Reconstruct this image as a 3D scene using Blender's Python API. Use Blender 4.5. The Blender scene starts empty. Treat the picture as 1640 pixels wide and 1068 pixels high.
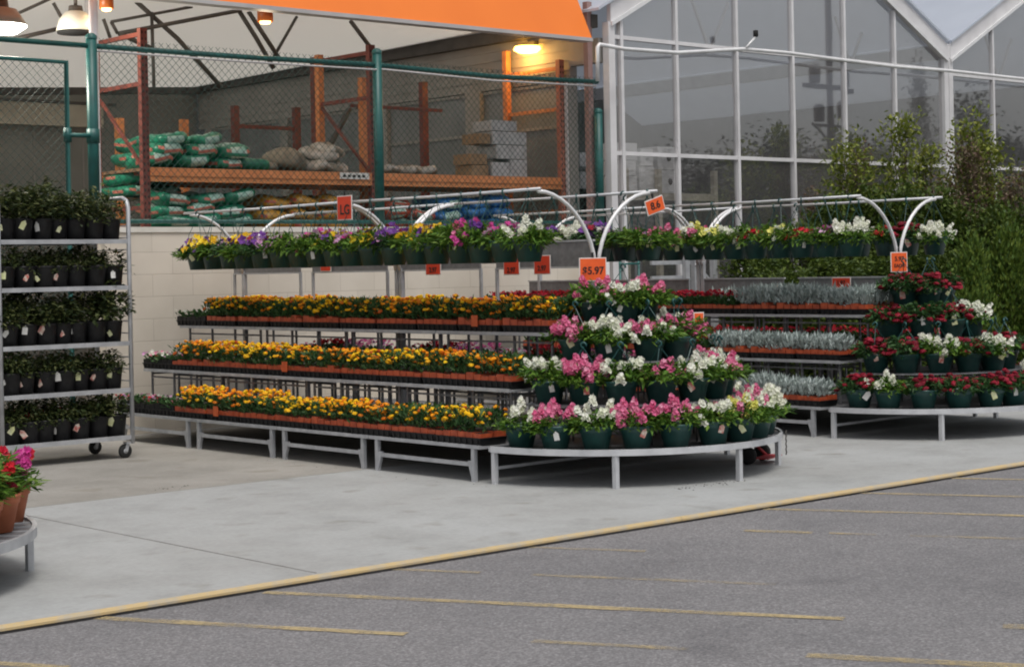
import bpy, math, random
from math import sin, cos, pi, radians as R
from mathutils import Vector, Matrix

scene = bpy.context.scene
COL = scene.collection

# ---------------------------------------------------------------- camera
HEAD, ROLL = R(41.7), 0.0205
cd = bpy.data.cameras.new('camera'); cam = bpy.data.objects.new('camera', cd); COL.objects.link(cam)
cd.sensor_width = 36.0; cd.lens = 36.0 * 2821.0 / 1640.0
cd.shift_y = -105.0 / 1640.0; cd.clip_end = 600.0; cd.clip_start = 0.1
fw = Vector((sin(HEAD), cos(HEAD), 0)); rt = Vector((cos(HEAD), -sin(HEAD), 0)); up = Vector((0, 0, 1))
c_, s_ = cos(ROLL), sin(ROLL)
cr = rt * c_ - up * s_; cu = rt * s_ + up * c_
M = Matrix((cr, cu, -fw)).transposed().to_4x4(); M.translation = Vector((0, 0, 1.6))
cam.matrix_world = M
scene.camera = cam

# ---------------------------------------------------------------- world, sun, exposure
w = bpy.data.worlds.new('World'); scene.world = w; w.use_nodes = True
nt = w.node_tree; bg = nt.nodes['Background']
sky = nt.nodes.new('ShaderNodeTexSky'); sky.sky_type = 'NISHITA'; sky.sun_disc = False
SUN_EL, SUN_AZ = R(66), R(200)
sky.sun_elevation = SUN_EL; sky.sun_rotation = SUN_AZ; sky.air_density = 1.0; sky.dust_density = 4.0; sky.ozone_density = 1.0
hs = nt.nodes.new('ShaderNodeHueSaturation'); hs.inputs['Saturation'].default_value = 0.22
nt.links.new(sky.outputs['Color'], hs.inputs['Color']); nt.links.new(hs.outputs['Color'], bg.inputs['Color'])
bg.inputs['Strength'].default_value = 0.10
sd = bpy.data.lights.new('sun', 'SUN'); sd.energy = 1.0; sd.angle = R(20); sd.color = (1, 0.95, 0.88)
sun = bpy.data.objects.new('sun', sd); COL.objects.link(sun)
sdir = Vector((sin(SUN_AZ) * cos(SUN_EL), cos(SUN_AZ) * cos(SUN_EL), sin(SUN_EL)))
sun.rotation_euler = sdir.to_track_quat('Z', 'Y').to_euler(); sun.location = (0, -5, 20)
scene.view_settings.view_transform = 'Standard'; scene.view_settings.look = 'None'
scene.view_settings.exposure = 0.5; scene.view_settings.gamma = 1.0
scene.render.engine = 'CYCLES'
scene.cycles.filter_width = 2.0
scene.cycles.transparent_max_bounces = 16

# ---------------------------------------------------------------- materials
def nodes_of(name):
    m = bpy.data.materials.new(name); m.use_nodes = True
    return m, m.node_tree, m.node_tree.nodes['Principled BSDF']

def ramp(nt, fac, stops):
    r = nt.nodes.new('ShaderNodeValToRGB'); e = r.color_ramp.elements
    while len(e) < len(stops): e.new(0.5)
    for i, (p, c) in enumerate(stops): e[i].position = p; e[i].color = (*c, 1)
    nt.links.new(fac, r.inputs['Fac']); return r.outputs['Color']

def surf(name, c1, c2=None, scale=8.0, rough=0.6, metal=0.0, bump=0.0, bscale=None, spec=0.5, detail=5.0):
    m, nt, b = nodes_of(name)
    c2 = c2 or tuple(x * 0.82 for x in c1)
    tc = nt.nodes.new('ShaderNodeTexCoord'); oi = nt.nodes.new('ShaderNodeObjectInfo')
    add = nt.nodes.new('ShaderNodeVectorMath'); add.operation = 'ADD'
    cx = nt.nodes.new('ShaderNodeCombineXYZ'); mu = nt.nodes.new('ShaderNodeMath'); mu.operation = 'MULTIPLY'; mu.inputs[1].default_value = 37.0
    nt.links.new(oi.outputs['Random'], mu.inputs[0]); nt.links.new(mu.outputs[0], cx.inputs[0]); nt.links.new(mu.outputs[0], cx.inputs[1])
    nt.links.new(tc.outputs['Object'], add.inputs[0]); nt.links.new(cx.outputs[0], add.inputs[1])
    n = nt.nodes.new('ShaderNodeTexNoise'); n.inputs['Scale'].default_value = scale; n.inputs['Detail'].default_value = detail
    nt.links.new(add.outputs[0], n.inputs['Vector'])
    nt.links.new(ramp(nt, n.outputs['Fac'], [(0.32, c2), (0.68, c1)]), b.inputs['Base Color'])
    b.inputs['Roughness'].default_value = rough; b.inputs['Metallic'].default_value = metal
    b.inputs['Specular IOR Level'].default_value = spec
    if bump:
        n2 = nt.nodes.new('ShaderNodeTexNoise'); n2.inputs['Scale'].default_value = bscale or scale * 6; n2.inputs['Detail'].default_value = 4
        nt.links.new(add.outputs[0], n2.inputs['Vector'])
        bp = nt.nodes.new('ShaderNodeBump'); bp.inputs['Strength'].default_value = bump; bp.inputs['Distance'].default_value = 0.01
        nt.links.new(n2.outputs['Fac'], bp.inputs['Height']); nt.links.new(bp.outputs['Normal'], b.inputs['Normal'])
    return m

def leafy(name, stops, rough=0.55, trans=0.25, spec=0.3):
    """every leaf or petal (mesh island) picks its own colour"""
    m, nt, b = nodes_of(name)
    g = nt.nodes.new('ShaderNodeNewGeometry')
    n = len(stops)
    col = ramp(nt, g.outputs['Random Per Island'], [(i / (n - 1), c) for i, c in enumerate(stops)])
    nt.links.new(col, b.inputs['Base Color']); b.inputs['Roughness'].default_value = rough; b.inputs['Specular IOR Level'].default_value = spec
    if trans:
        t = nt.nodes.new('ShaderNodeBsdfTranslucent'); mx = nt.nodes.new('ShaderNodeMixShader'); mx.inputs['Fac'].default_value = trans
        nt.links.new(col, t.inputs['Color']); nt.links.new(b.outputs[0], mx.inputs[1]); nt.links.new(t.outputs[0], mx.inputs[2])
        nt.links.new(mx.outputs[0], nt.nodes['Material Output'].inputs['Surface'])
    return m

def emit(name, col, strength):
    m, nt, b = nodes_of(name)
    b.inputs['Base Color'].default_value = (*col, 1)
    b.inputs['Emission Color'].default_value = (*col, 1); b.inputs['Emission Strength'].default_value = strength
    return m

MT = {}
MT['galv'] = surf('galvanised_steel', (0.50, 0.51, 0.53), (0.36, 0.37, 0.39), 9, 0.45, 0.35)
MT['galv_bright'] = surf('bright_galvanised', (0.62, 0.63, 0.65), (0.50, 0.51, 0.53), 9, 0.4, 0.25)
MT['galv_dark'] = surf('expanded_metal', (0.24, 0.24, 0.25), (0.15, 0.15, 0.16), 40, 0.6, 0.3)
MT['white_tube'] = surf('white_tube', (0.78, 0.78, 0.78), (0.66, 0.66, 0.67), 6, 0.35, 0.1)
MT['alu'] = surf('white_aluminium', (0.74, 0.73, 0.74), (0.62, 0.61, 0.62), 3, 0.45, 0.05)
MT['cream_paint'] = surf('cream_paint', (0.62, 0.58, 0.47), (0.5, 0.46, 0.37), 4, 0.6)
MT['green_paint'] = surf('green_fence_paint', (0.012, 0.105, 0.095), (0.008, 0.07, 0.065), 8, 0.45)
MT['wire'] = surf('chain_link_wire', (0.035, 0.075, 0.065), (0.025, 0.05, 0.045), 5, 0.7, spec=0.2)
MT['rack_orange'] = surf('orange_rack_paint', (0.68, 0.27, 0.10), (0.55, 0.20, 0.07), 6, 0.5)
MT['rack_red'] = surf('rust_red_rack_paint', (0.21, 0.058, 0.042), (0.14, 0.038, 0.03), 6, 0.55)
MT['rack_pink'] = surf('faded_rack_paint', (0.48, 0.19, 0.13), (0.36, 0.13, 0.09), 6, 0.6)
MT['hole'] = surf('dark_slot', (0.03, 0.015, 0.012), None, 5, 0.8)
MT['fascia'] = surf('orange_fascia', (0.80, 0.19, 0.018), (0.76, 0.175, 0.016), 1.2, 0.45)
MT['fascia_trim'] = surf('grey_trim', (0.5, 0.48, 0.48), None, 3, 0.5)
MT['dark_steel'] = surf('dark_steel', (0.085, 0.078, 0.07), (0.055, 0.05, 0.045), 5, 0.6)
MT['dark_wall'] = surf('grey_green_siding', (0.29, 0.29, 0.265), (0.22, 0.22, 0.20), 1.5, 0.8)
MT['siding'] = surf('beige_siding', (0.36, 0.345, 0.32), (0.29, 0.28, 0.26), 2.0, 0.7)
MT['grey_panel'] = surf('grey_polycarbonate', (0.27, 0.28, 0.285), (0.20, 0.21, 0.21), 1.6, 0.35)
MT['dark'] = surf('dark_interior', (0.02, 0.02, 0.02), None, 4, 0.9)
MT['black_plastic'] = surf('black_plastic', (0.010, 0.010, 0.011), (0.016, 0.016, 0.017), 30, 0.5, spec=0.3)
MT['pot_green'] = surf('dark_green_plastic', (0.016, 0.072, 0.064), (0.011, 0.052, 0.047), 12, 0.38)
MT['hanger'] = surf('teal_plastic_hanger', (0.008, 0.075, 0.07), (0.006, 0.05, 0.05), 8, 0.4)
MT['soil'] = surf('potting_soil', (0.03, 0.02, 0.013), (0.015, 0.01, 0.007), 60, 0.95)
MT['terracotta'] = surf('terracotta', (0.46, 0.15, 0.07), (0.36, 0.11, 0.05), 14, 0.75)
MT['rim_orange'] = surf('orange_cell_pack', (0.50, 0.095, 0.034), (0.28, 0.045, 0.018), 16, 0.5)
MT['rim_label'] = surf('orange_plant_label', (0.55, 0.11, 0.03), (0.45, 0.08, 0.025), 25, 0.45)
MT['card'] = surf('white_card', (0.78, 0.77, 0.74), (0.7, 0.69, 0.66), 20, 0.5)
MT['tag_photo'] = surf('printed_tag', (0.75, 0.68, 0.58), (0.55, 0.12, 0.10), 28, 0.5, detail=1)
MT['tag_yellow'] = surf('pale_yellow_tag', (0.78, 0.78, 0.52), (0.66, 0.68, 0.34), 26, 0.5, detail=1)
MT['sign_orange'] = surf('orange_price_card', (0.86, 0.13, 0.022), (0.78, 0.105, 0.018), 9, 0.45)
MT['sign_red'] = surf('red_orange_card', (0.68, 0.055, 0.018), (0.6, 0.045, 0.015), 9, 0.45)
MT['ink'] = surf('black_ink', (0.015, 0.012, 0.012), None, 9, 0.6)
MT['board'] = surf('grey_sign_board', (0.22, 0.22, 0.225), (0.16, 0.16, 0.165), 20, 0.5, 0.2)
MT['rubber'] = surf('black_rubber', (0.015, 0.015, 0.015), None, 9, 0.7)
MT['red_paint'] = surf('red_paint', (0.35, 0.02, 0.025), None, 9, 0.5)
MT['bag_green'] = surf('green_printed_bag', (0.02, 0.26, 0.15), (0.012, 0.15, 0.09), 5, 0.35)
MT['bag_print'] = surf('pale_bag_print', (0.45, 0.55, 0.5), (0.2, 0.42, 0.34), 16, 0.4)
MT['bag_strap'] = surf('pink_bag_edge', (0.55, 0.2, 0.14), (0.40, 0.12, 0.09), 9, 0.5)
MT['bag_yellow'] = surf('yellow_brown_bag', (0.48, 0.25, 0.03), (0.26, 0.14, 0.03), 6, 0.4)
MT['bag_blue'] = surf('blue_bag', (0.04, 0.20, 0.48), (0.02, 0.11, 0.32), 5, 0.35)
MT['bag_red'] = surf('red_brown_bag', (0.40, 0.07, 0.035), (0.22, 0.04, 0.02), 6, 0.4)
MT['bag_white'] = surf('white_bag', (0.50, 0.48, 0.44), (0.26, 0.24, 0.2), 8, 0.4)
MT['bag_tan'] = surf('tan_sack', (0.24, 0.21, 0.16), (0.15, 0.13, 0.10), 8, 0.7)
MT['carton'] = surf('brown_carton', (0.36, 0.24, 0.14), (0.27, 0.17, 0.09), 6, 0.7)
MT['wrap'] = surf('shrink_wrapped_block', (0.52, 0.52, 0.52), (0.38, 0.38, 0.38), 7, 0.3)
MT['box_white'] = surf('white_carton', (0.85, 0.85, 0.85), (0.78, 0.78, 0.78), 5, 0.5)
MT['wood'] = surf('deck_board', (0.25, 0.16, 0.09), (0.17, 0.1, 0.06), 10, 0.8)
MT['roof_white'] = surf('white_roof_panel', (0.60, 0.64, 0.72), (0.54, 0.58, 0.66), 1.5, 0.5)
MT['bark'] = surf('bark', (0.10, 0.07, 0.05), (0.06, 0.042, 0.03), 20, 0.9)
MT['pole_wood'] = surf('weathered_pole', (0.09, 0.08, 0.075), (0.06, 0.053, 0.05), 6, 0.9)
MT['teal_metal'] = surf('teal_painted_steel', (0.02, 0.13, 0.12), None, 9, 0.4)

# foliage and petals
MT['leaf'] = leafy('pot_leaf', [(0.024, 0.070, 0.010), (0.060, 0.145, 0.016), (0.115, 0.225, 0.028), (0.20, 0.31, 0.05)])
MT['leaf_mari'] = leafy('marigold_leaf', [(0.015, 0.045, 0.014), (0.030, 0.092, 0.024), (0.06, 0.14, 0.04), (0.10, 0.17, 0.07)])
MT['leaf_dark'] = leafy('dark_leaf', [(0.014, 0.026, 0.010), (0.030, 0.048, 0.015), (0.060, 0.080, 0.022), (0.12, 0.13, 0.045)])
MT['leaf_silver'] = leafy('silver_leaf', [(0.22, 0.27, 0.25), (0.36, 0.42, 0.40), (0.50, 0.56, 0.55)], trans=0.1)
MT['leaf_light'] = leafy('spring_leaf', [(0.07, 0.10, 0.013), (0.135, 0.175, 0.022), (0.21, 0.25, 0.037), (0.28, 0.29, 0.065)])
MT['leaf_hedge'] = leafy('hedge_leaf', [(0.028, 0.055, 0.009), (0.060, 0.098, 0.014), (0.105, 0.145, 0.022)])
MT['leaf_dry'] = leafy('budding_leaf', [(0.10, 0.06, 0.045), (0.16, 0.10, 0.075), (0.09, 0.10, 0.03), (0.22, 0.16, 0.12)])
MT['leaf_conifer'] = leafy('conifer_spray', [(0.035, 0.075, 0.010), (0.075, 0.13, 0.016), (0.13, 0.18, 0.024)], trans=0.1)
MT['leaf_far'] = leafy('far_tree_leaf', [(0.05, 0.06, 0.035), (0.085, 0.09, 0.06)], trans=0)
P = {}
P['white'] = leafy('white_petal', [(0.82, 0.82, 0.70), (0.86, 0.86, 0.80), (0.74, 0.78, 0.58)])
P['pink'] = leafy('pink_petal', [(0.74, 0.15, 0.32), (0.80, 0.27, 0.44), (0.66, 0.09, 0.24), (0.82, 0.42, 0.55)])
P['crimson'] = leafy('crimson_petal', [(0.15, 0.003, 0.014), (0.26, 0.006, 0.024), (0.40, 0.018, 0.042)])
P['red'] = leafy('red_petal', [(0.60, 0.015, 0.03), (0.70, 0.03, 0.05), (0.55, 0.02, 0.06)])
P['magenta'] = leafy('magenta_petal', [(0.62, 0.05, 0.30), (0.70, 0.12, 0.40), (0.5, 0.03, 0.25)])
P['purple'] = leafy('purple_petal', [(0.12, 0.03, 0.22), (0.22, 0.07, 0.38), (0.06, 0.015, 0.10)])
P['yellow'] = leafy('yellow_petal', [(0.82, 0.56, 0.02), (0.85, 0.66, 0.04), (0.75, 0.42, 0.01)])
P['lemon'] = leafy('lemon_petal', [(0.75, 0.72, 0.16), (0.82, 0.80, 0.28)])
P['violet'] = leafy('lilac_petal', [(0.62, 0.30, 0.55), (0.72, 0.48, 0.66)])
P['mari_yellow'] = leafy('yellow_marigold', [(0.88, 0.50, 0.004), (0.90, 0.60, 0.008), (0.84, 0.36, 0.003)], trans=0.1)
P['mari_orange'] = leafy('orange_marigold', [(0.86, 0.25, 0.003), (0.88, 0.33, 0.004), (0.74, 0.15, 0.004)], trans=0.1)
P['mari_mix'] = leafy('mixed_marigold', [(0.45, 0.07, 0.006), (0.84, 0.34, 0.006), (0.88, 0.58, 0.01), (0.70, 0.18, 0.006)], trans=0.1)

# ---------------------------------------------------------------- mesh helpers
class MB:
    def __init__(s): s.v = []; s.f = []; s.m = []; s.sm = []; s.cur = 0; s.names = []
    def mat(s, name):
        if name not in s.names: s.names.append(name)
        s.cur = s.names.index(name); return s
    def add(s, vs, fs, smooth=False):
        b = len(s.v); s.v += [tuple(v) for v in vs]
        for f in fs: s.f.append([b + i for i in f]); s.m.append(s.cur); s.sm.append(smooth)
        return s
    def box(s, x0, x1, y0, y1, z0, z1):
        v = [(x0, y0, z0), (x1, y0, z0), (x1, y1, z0), (x0, y1, z0), (x0, y0, z1), (x1, y0, z1), (x1, y1, z1), (x0, y1, z1)]
        return s.add(v, [(0, 3, 2, 1), (4, 5, 6, 7), (0, 1, 5, 4), (1, 2, 6, 5), (2, 3, 7, 6), (3, 0, 4, 7)])
    def prism(s, pts, d):
        """polygon pts (3-D, any plane) extruded along vector d"""
        n = len(pts); a = [Vector(p) for p in pts]; b = [p + Vector(d) for p in a]
        fs = [tuple(range(n - 1, -1, -1)), tuple(range(n, 2 * n))] + [(i, (i + 1) % n, n + (i + 1) % n, n + i) for i in range(n)]
        return s.add(a + b, fs)
    def bar(s, p, q, w, h=None, upv=(0, 0, 1)):
        h = h or w; p, q = Vector(p), Vector(q); d = (q - p).normalized(); u = Vector(upv)
        if abs(d.dot(u)) > 0.98: u = Vector((1, 0, 0))
        a = d.cross(u).normalized() * w / 2; b = a.cross(d).normalized() * h / 2
        r = [p - a - b, p + a - b, p + a + b, p - a + b]; r2 = [x + (q - p) for x in r]
        return s.add(r + r2, [(0, 3, 2, 1), (4, 5, 6, 7), (0, 1, 5, 4), (1, 2, 6, 5), (2, 3, 7, 6), (3, 0, 4, 7)])
    def tube(s, pts, r, n=8, caps=True):
        pts = [Vector(p) for p in pts]; k = len(pts); vs = []; fs = []; a = None
        for i, p in enumerate(pts):
            d = (pts[min(i + 1, k - 1)] - pts[max(i - 1, 0)]).normalized()
            if a is None:
                u = Vector((0, 0, 1)) if abs(d.z) < 0.9 else Vector((1, 0, 0)); a = d.cross(u).normalized()
            else: a = (a - d * a.dot(d)).normalized()
            b = d.cross(a); ri = r[i] if isinstance(r, (list, tuple)) else r
            vs += [p + (a * cos(2 * pi * j / n) + b * sin(2 * pi * j / n)) * ri for j in range(n)]
        for i in range(k - 1):
            for j in range(n):
                fs.append((i * n + j, i * n + (j + 1) % n, (i + 1) * n + (j + 1) % n, (i + 1) * n + j))
        if caps: fs += [tuple(range(n - 1, -1, -1)), tuple(range((k - 1) * n, k * n))]
        return s.add(vs, fs, n > 5)
    def lathe(s, prof, n=20, c=(0, 0, 0), a0=0, a1=2 * pi, smooth=True):
        full = abs(a1 - a0 - 2 * pi) < 1e-6; m = n if full else n + 1; vs = []; fs = []
        for r, z in prof:
            vs += [(c[0] + r * cos(a0 + (a1 - a0) * j / n), c[1] + r * sin(a0 + (a1 - a0) * j / n), c[2] + z) for j in range(m)]
        for i in range(len(prof) - 1):
            for j in range(n):
                j2 = (j + 1) % m
                fs.append((i * m + j, i * m + j2, (i + 1) * m + j2, (i + 1) * m + j))
        return s.add(vs, fs, smooth)
    def leaf(s, p, d, u, L, W):
        p, d, u = Vector(p), Vector(d).normalized(), Vector(u); a = d.cross(u)
        if a.length < 1e-3: a = d.cross(Vector((1, 0.2, 0)))
        a.normalize(); nrm = a.cross(d)
        m = p + d * L * 0.45
        return s.add([p, m + a * W / 2 + nrm * W * 0.15, p + d * L - nrm * L * 0.08, m - a * W / 2 + nrm * W * 0.15], [(0, 1, 2, 3)])
    def mesh(s, name):
        me = bpy.data.meshes.new(name); me.from_pydata(s.v, [], s.f)
        for n in s.names: me.materials.append(n if isinstance(n, bpy.types.Material) else MT[n])
        me.polygons.foreach_set('material_index', s.m); me.polygons.foreach_set('use_smooth', s.sm); me.update()
        return me
    def build(s, name, parent=None, loc=(0, 0, 0)):
        return put(name, s.mesh(name), parent, loc)

def put(name, me, parent=None, loc=(0, 0, 0), rot=(0, 0, 0)):
    o = bpy.data.objects.new(name, me); COL.objects.link(o); o.location = loc; o.rotation_euler = rot
    if parent: o.parent = parent
    return o

def tag(o, label, cat, group=None):
    o['label'] = label; o['category'] = cat
    if group: o['group'] = group
    return o
def struct(o): o['kind'] = 'structure'; return o
def thing(name, label, cat, loc=(0, 0, 0), rz=0, group=None):
    o = bpy.data.objects.new(name, None); COL.objects.link(o); o.location = loc; o.rotation_euler = (0, 0, rz); o.empty_display_size = 0.1
    return tag(o, label, cat, group)
def dup(root, loc, rz, label, group=None):
    """a copy of a thing with copies of its parts and their sub-parts"""
    r = root.copy(); COL.objects.link(r); r.location = loc; r.rotation_euler = (0, 0, rz); r['label'] = label
    if group: r['group'] = group
    for ch in root.children:
        c = ch.copy(); COL.objects.link(c); c.parent = r
        for g in ch.children:
            d = g.copy(); COL.objects.link(d); d.parent = c
    return r
ORD = 'first second third fourth fifth sixth seventh eighth ninth tenth eleventh twelfth thirteenth fourteenth fifteenth sixteenth seventeenth eighteenth nineteenth twentieth twenty-first twenty-second'.split()

def text_mesh(txt, size):
    c = bpy.data.curves.new('lettering', 'FONT'); c.body = txt; c.size = size; c.align_x = 'CENTER'; c.align_y = 'CENTER'; c.extrude = 0.0015; c.offset = size * 0.018
    o = bpy.data.objects.new('tmp', c); COL.objects.link(o)
    bpy.context.view_layer.update()
    me = bpy.data.meshes.new_from_object(o.evaluated_get(bpy.context.evaluated_depsgraph_get()))
    bpy.data.objects.remove(o); me.materials.clear(); me.materials.append(MT['ink']); return me

# ---------------------------------------------------------------- ground
KY = 7.63
def asphalt_mat():
    m, nt, b = nodes_of('worn_asphalt')
    tc = nt.nodes.new('ShaderNodeTexCoord')
    def noise(sc, det=6, rough=0.6):
        n = nt.nodes.new('ShaderNodeTexNoise'); n.inputs['Scale'].default_value = sc; n.inputs['Detail'].default_value = det; n.inputs['Roughness'].default_value = rough
        nt.links.new(tc.outputs['Object'], n.inputs['Vector']); return n.outputs['Fac']
    fine = ramp(nt, noise(68, 3, 0.75), [(0.28, (0.082, 0.080, 0.084)), (0.5, (0.158, 0.155, 0.161)), (0.74, (0.31, 0.305, 0.312))])
    big = ramp(nt, noise(0.7, 8, 0.7), [(0.30, (0.74, 0.74, 0.75)), (0.48, (0.98, 0.98, 0.98)), (0.70, (1.16, 1.15, 1.14))])
    oil = ramp(nt, noise(1.3, 3, 0.5), [(0.64, (1, 1, 1)), (0.74, (0.78, 0.78, 0.79))])
    pre = nt.nodes.new('ShaderNodeMix'); pre.data_type = 'RGBA'; pre.blend_type = 'MULTIPLY'; pre.inputs[0].default_value = 1.0
    nt.links.new(big, pre.inputs[6]); nt.links.new(oil, pre.inputs[7]); big = pre.outputs[2]
    mx = nt.nodes.new('ShaderNodeMix'); mx.data_type = 'RGBA'; mx.blend_type = 'MULTIPLY'; mx.inputs[0].default_value = 1.0
    nt.links.new(fine, mx.inputs[6]); nt.links.new(big, mx.inputs[7])
    nt.links.new(mx.outputs[2], b.inputs['Base Color']); b.inputs['Roughness'].default_value = 0.85
    bp = nt.nodes.new('ShaderNodeBump'); bp.inputs['Strength'].default_value = 0.5; bp.inputs['Distance'].default_value = 0.006
    nt.links.new(noise(75, 3), bp.inputs['Height']); nt.links.new(bp.outputs['Normal'], b.inputs['Normal'])
    return m
def concrete_mat(name, base, stain):
    m, nt, b = nodes_of(name)
    tc = nt.nodes.new('ShaderNodeTexCoord')
    def noise(sc, det=6, rough=0.6, stretch=None):
        n = nt.nodes.new('ShaderNodeTexNoise'); n.inputs['Scale'].default_value = sc; n.inputs['Detail'].default_value = det; n.inputs['Roughness'].default_value = rough
        if stretch:
            mp = nt.nodes.new('ShaderNodeMapping'); mp.inputs['Scale'].default_value = stretch
            nt.links.new(tc.outputs['Object'], mp.inputs['Vector']); nt.links.new(mp.outputs[0], n.inputs['Vector'])
        else: nt.links.new(tc.outputs['Object'], n.inputs['Vector'])
        return n.outputs['Fac']
    a = ramp(nt, noise(0.8, 8), [(0.30, stain), (0.62, base)])
    g = ramp(nt, noise(28, 5, 0.7), [(0.25, (0.86, 0.86, 0.86)), (0.7, (1.05, 1.05, 1.05))])
    st = ramp(nt, noise(1.9, 9, 0.72), [(0.30, (0.80, 0.80, 0.79)), (0.55, (1.0, 1.0, 1.0))])
    sp = ramp(nt, noise(3.2, 2, 0.4), [(0.62, (1, 1, 1)), (0.74, (0.80, 0.78, 0.74))])
    prev = a
    for x in (g, st, sp):
        mx = nt.nodes.new('ShaderNodeMix'); mx.data_type = 'RGBA'; mx.blend_type = 'MULTIPLY'; mx.inputs[0].default_value = 1.0
        nt.links.new(prev, mx.inputs[6]); nt.links.new(x, mx.inputs[7]); prev = mx.outputs[2]
    nt.links.new(prev, b.inputs['Base Color']); b.inputs['Roughness'].default_value = 0.8
    bp = nt.nodes.new('ShaderNodeBump'); bp.inputs['Strength'].default_value = 0.15; bp.inputs['Distance'].default_value = 0.004
    nt.links.new(noise(40, 4), bp.inputs['Height']); nt.links.new(bp.outputs['Normal'], b.inputs['Normal'])
    return m
def worn_paint(name, col, under, lo, hi, sc):
    m, nt, b = nodes_of(name)
    tc = nt.nodes.new('ShaderNodeTexCoord'); n = nt.nodes.new('ShaderNodeTexNoise'); n.inputs['Scale'].default_value = sc; n.inputs['Detail'].default_value = 9; n.inputs['Roughness'].default_value = 0.72
    nt.links.new(tc.outputs['Object'], n.inputs['Vector'])
    b.inputs['Roughness'].default_value = 0.75
    if under is None:                                  # flaked paint: bare ground shows between the flakes
        b.inputs['Base Color'].default_value = (*col, 1); tr = nt.nodes.new('ShaderNodeBsdfTransparent'); mx = nt.nodes.new('ShaderNodeMixShader')
        n2 = nt.nodes.new('ShaderNodeTexNoise'); n2.inputs['Scale'].default_value = 45; n2.inputs['Detail'].default_value = 3; nt.links.new(tc.outputs['Object'], n2.inputs['Vector'])
        ad = nt.nodes.new('ShaderNodeMath'); ad.operation = 'MULTIPLY_ADD'; ad.inputs[1].default_value = 0.45; nt.links.new(n2.outputs['Fac'], ad.inputs[0]); nt.links.new(n.outputs['Fac'], ad.inputs[2])
        mr = nt.nodes.new('ShaderNodeMapRange'); mr.inputs[1].default_value = lo + .225; mr.inputs[2].default_value = hi + .225; mr.inputs[3].default_value = 0.12; nt.links.new(ad.outputs[0], mr.inputs[0]); nt.links.new(mr.outputs[0], mx.inputs[0])
        nt.links.new(b.outputs[0], mx.inputs[1]); nt.links.new(tr.outputs[0], mx.inputs[2]); nt.links.new(mx.outputs[0], nt.nodes['Material Output'].inputs['Surface'])
    else: nt.links.new(ramp(nt, n.outputs['Fac'], [(lo, col), (hi, under)]), b.inputs['Base Color'])
    return m
ZA = -0.035
MT['asphalt'] = asphalt_mat()
MT['concrete'] = concrete_mat('sidewalk_concrete', (0.370, 0.380, 0.380), (0.315, 0.318, 0.312))
MT['concrete_old'] = concrete_mat('stained_concrete', (0.32, 0.305, 0.28), (0.24, 0.228, 0.205))
MT['kerb_paint'] = worn_paint('yellow_kerb_paint', (0.52, 0.39, 0.20), (0.40, 0.36, 0.29), 0.44, 0.66, 6.0)
MT['line_paint'] = worn_paint('worn_line_paint', (0.45, 0.355, 0.185), None, 0.33, 0.72, 2.2)
MT['line_faint'] = worn_paint('faded_line_paint', (0.44, 0.35, 0.19), None, 0.20, 0.66, 2.6)
MT['kerb_shadow'] = surf('kerb_seam_shade', (0.045, 0.042, 0.042), None, 6, 0.9)  # seam under the kerb edge, shade of the gap put into its dark colour
MT['joint'] = surf('joint_shadow', (0.23, 0.225, 0.215), (0.30, 0.295, 0.285), 6, 0.9)

m = MB().mat('asphalt'); m.add([(-200, -220, ZA), (260, -220, ZA), (260, KY, ZA), (-200, KY, ZA)], [(0, 1, 2, 3)]); struct(m.build('asphalt'))
m = MB().mat('concrete'); m.box(-40, 120, KY + 0.032, 11.42, -0.3, 0.0); struct(m.build('sidewalk'))
m = MB().mat('concrete_old'); m.box(-40, 120, 11.432, 60, -0.3, 0.0)
m.mat('joint').box(-40, 120, 11.42, 11.432, -0.3, -0.006); struct(m.build('concrete_apron'))
m = MB().mat('joint')
for x in (1.1, 5.43): m.box(x - 0.005, x + 0.005, KY + 0.08, 11.41, -0.001, 0.0035)
struct(m.build('pavement_joint'))
rng = random.Random(5)
m = MB().mat('kerb_paint')
x = -40.0
while x < 120:                                     # kerb cast in slightly uneven lengths
    L = rng.uniform(2.2, 3.4); d = rng.uniform(-0.006, 0.006)
    m.add([(x, KY + d, -0.010), (x + L, KY + d, -0.010), (x + L, KY + 0.010 + d, 0.004), (x, KY + 0.010 + d, 0.004), (x + L, KY + 0.032, 0.004), (x, KY + 0.032, 0.004),
           (x, KY + d, -0.022), (x + L, KY + d, -0.022)], [(0, 1, 2, 3), (3, 2, 4, 5), (6, 7, 1, 0)])
    x += L
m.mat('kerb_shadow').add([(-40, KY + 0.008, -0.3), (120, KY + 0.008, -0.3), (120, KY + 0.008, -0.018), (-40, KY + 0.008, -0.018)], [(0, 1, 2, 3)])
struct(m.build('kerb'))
m = MB().mat('soil')
for k in range(110):
    if k < 60: px_, py_ = rng.uniform(9.2, 9.9), 8.62 + rng.gauss(0, .05)
    elif k < 85: px_, py_ = 8.42 + rng.gauss(0, .05), rng.uniform(9.8, 13)
    else: px_, py_ = 6.9 + rng.gauss(0, .18), 11.6 + rng.gauss(0, .04)
    r_ = rng.uniform(.003, .010); a_ = rng.uniform(0, 6.28)
    m.add([(px_ + r_ * cos(a_), py_ + r_ * sin(a_), .0012), (px_ + r_ * cos(a_ + 2), py_ + r_ * sin(a_ + 2), .0012), (px_ + r_ * cos(a_ + 4.2), py_ + r_ * sin(a_ + 4.2), .0012), (px_, py_, r_ * .5)], [(0, 1, 3), (1, 2, 3), (2, 0, 3)])
o = m.build('dirt'); o['kind'] = 'stuff'; o['label'] = 'spilled potting soil crumbs on the concrete around the benches'; o['category'] = 'dirt'
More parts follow.
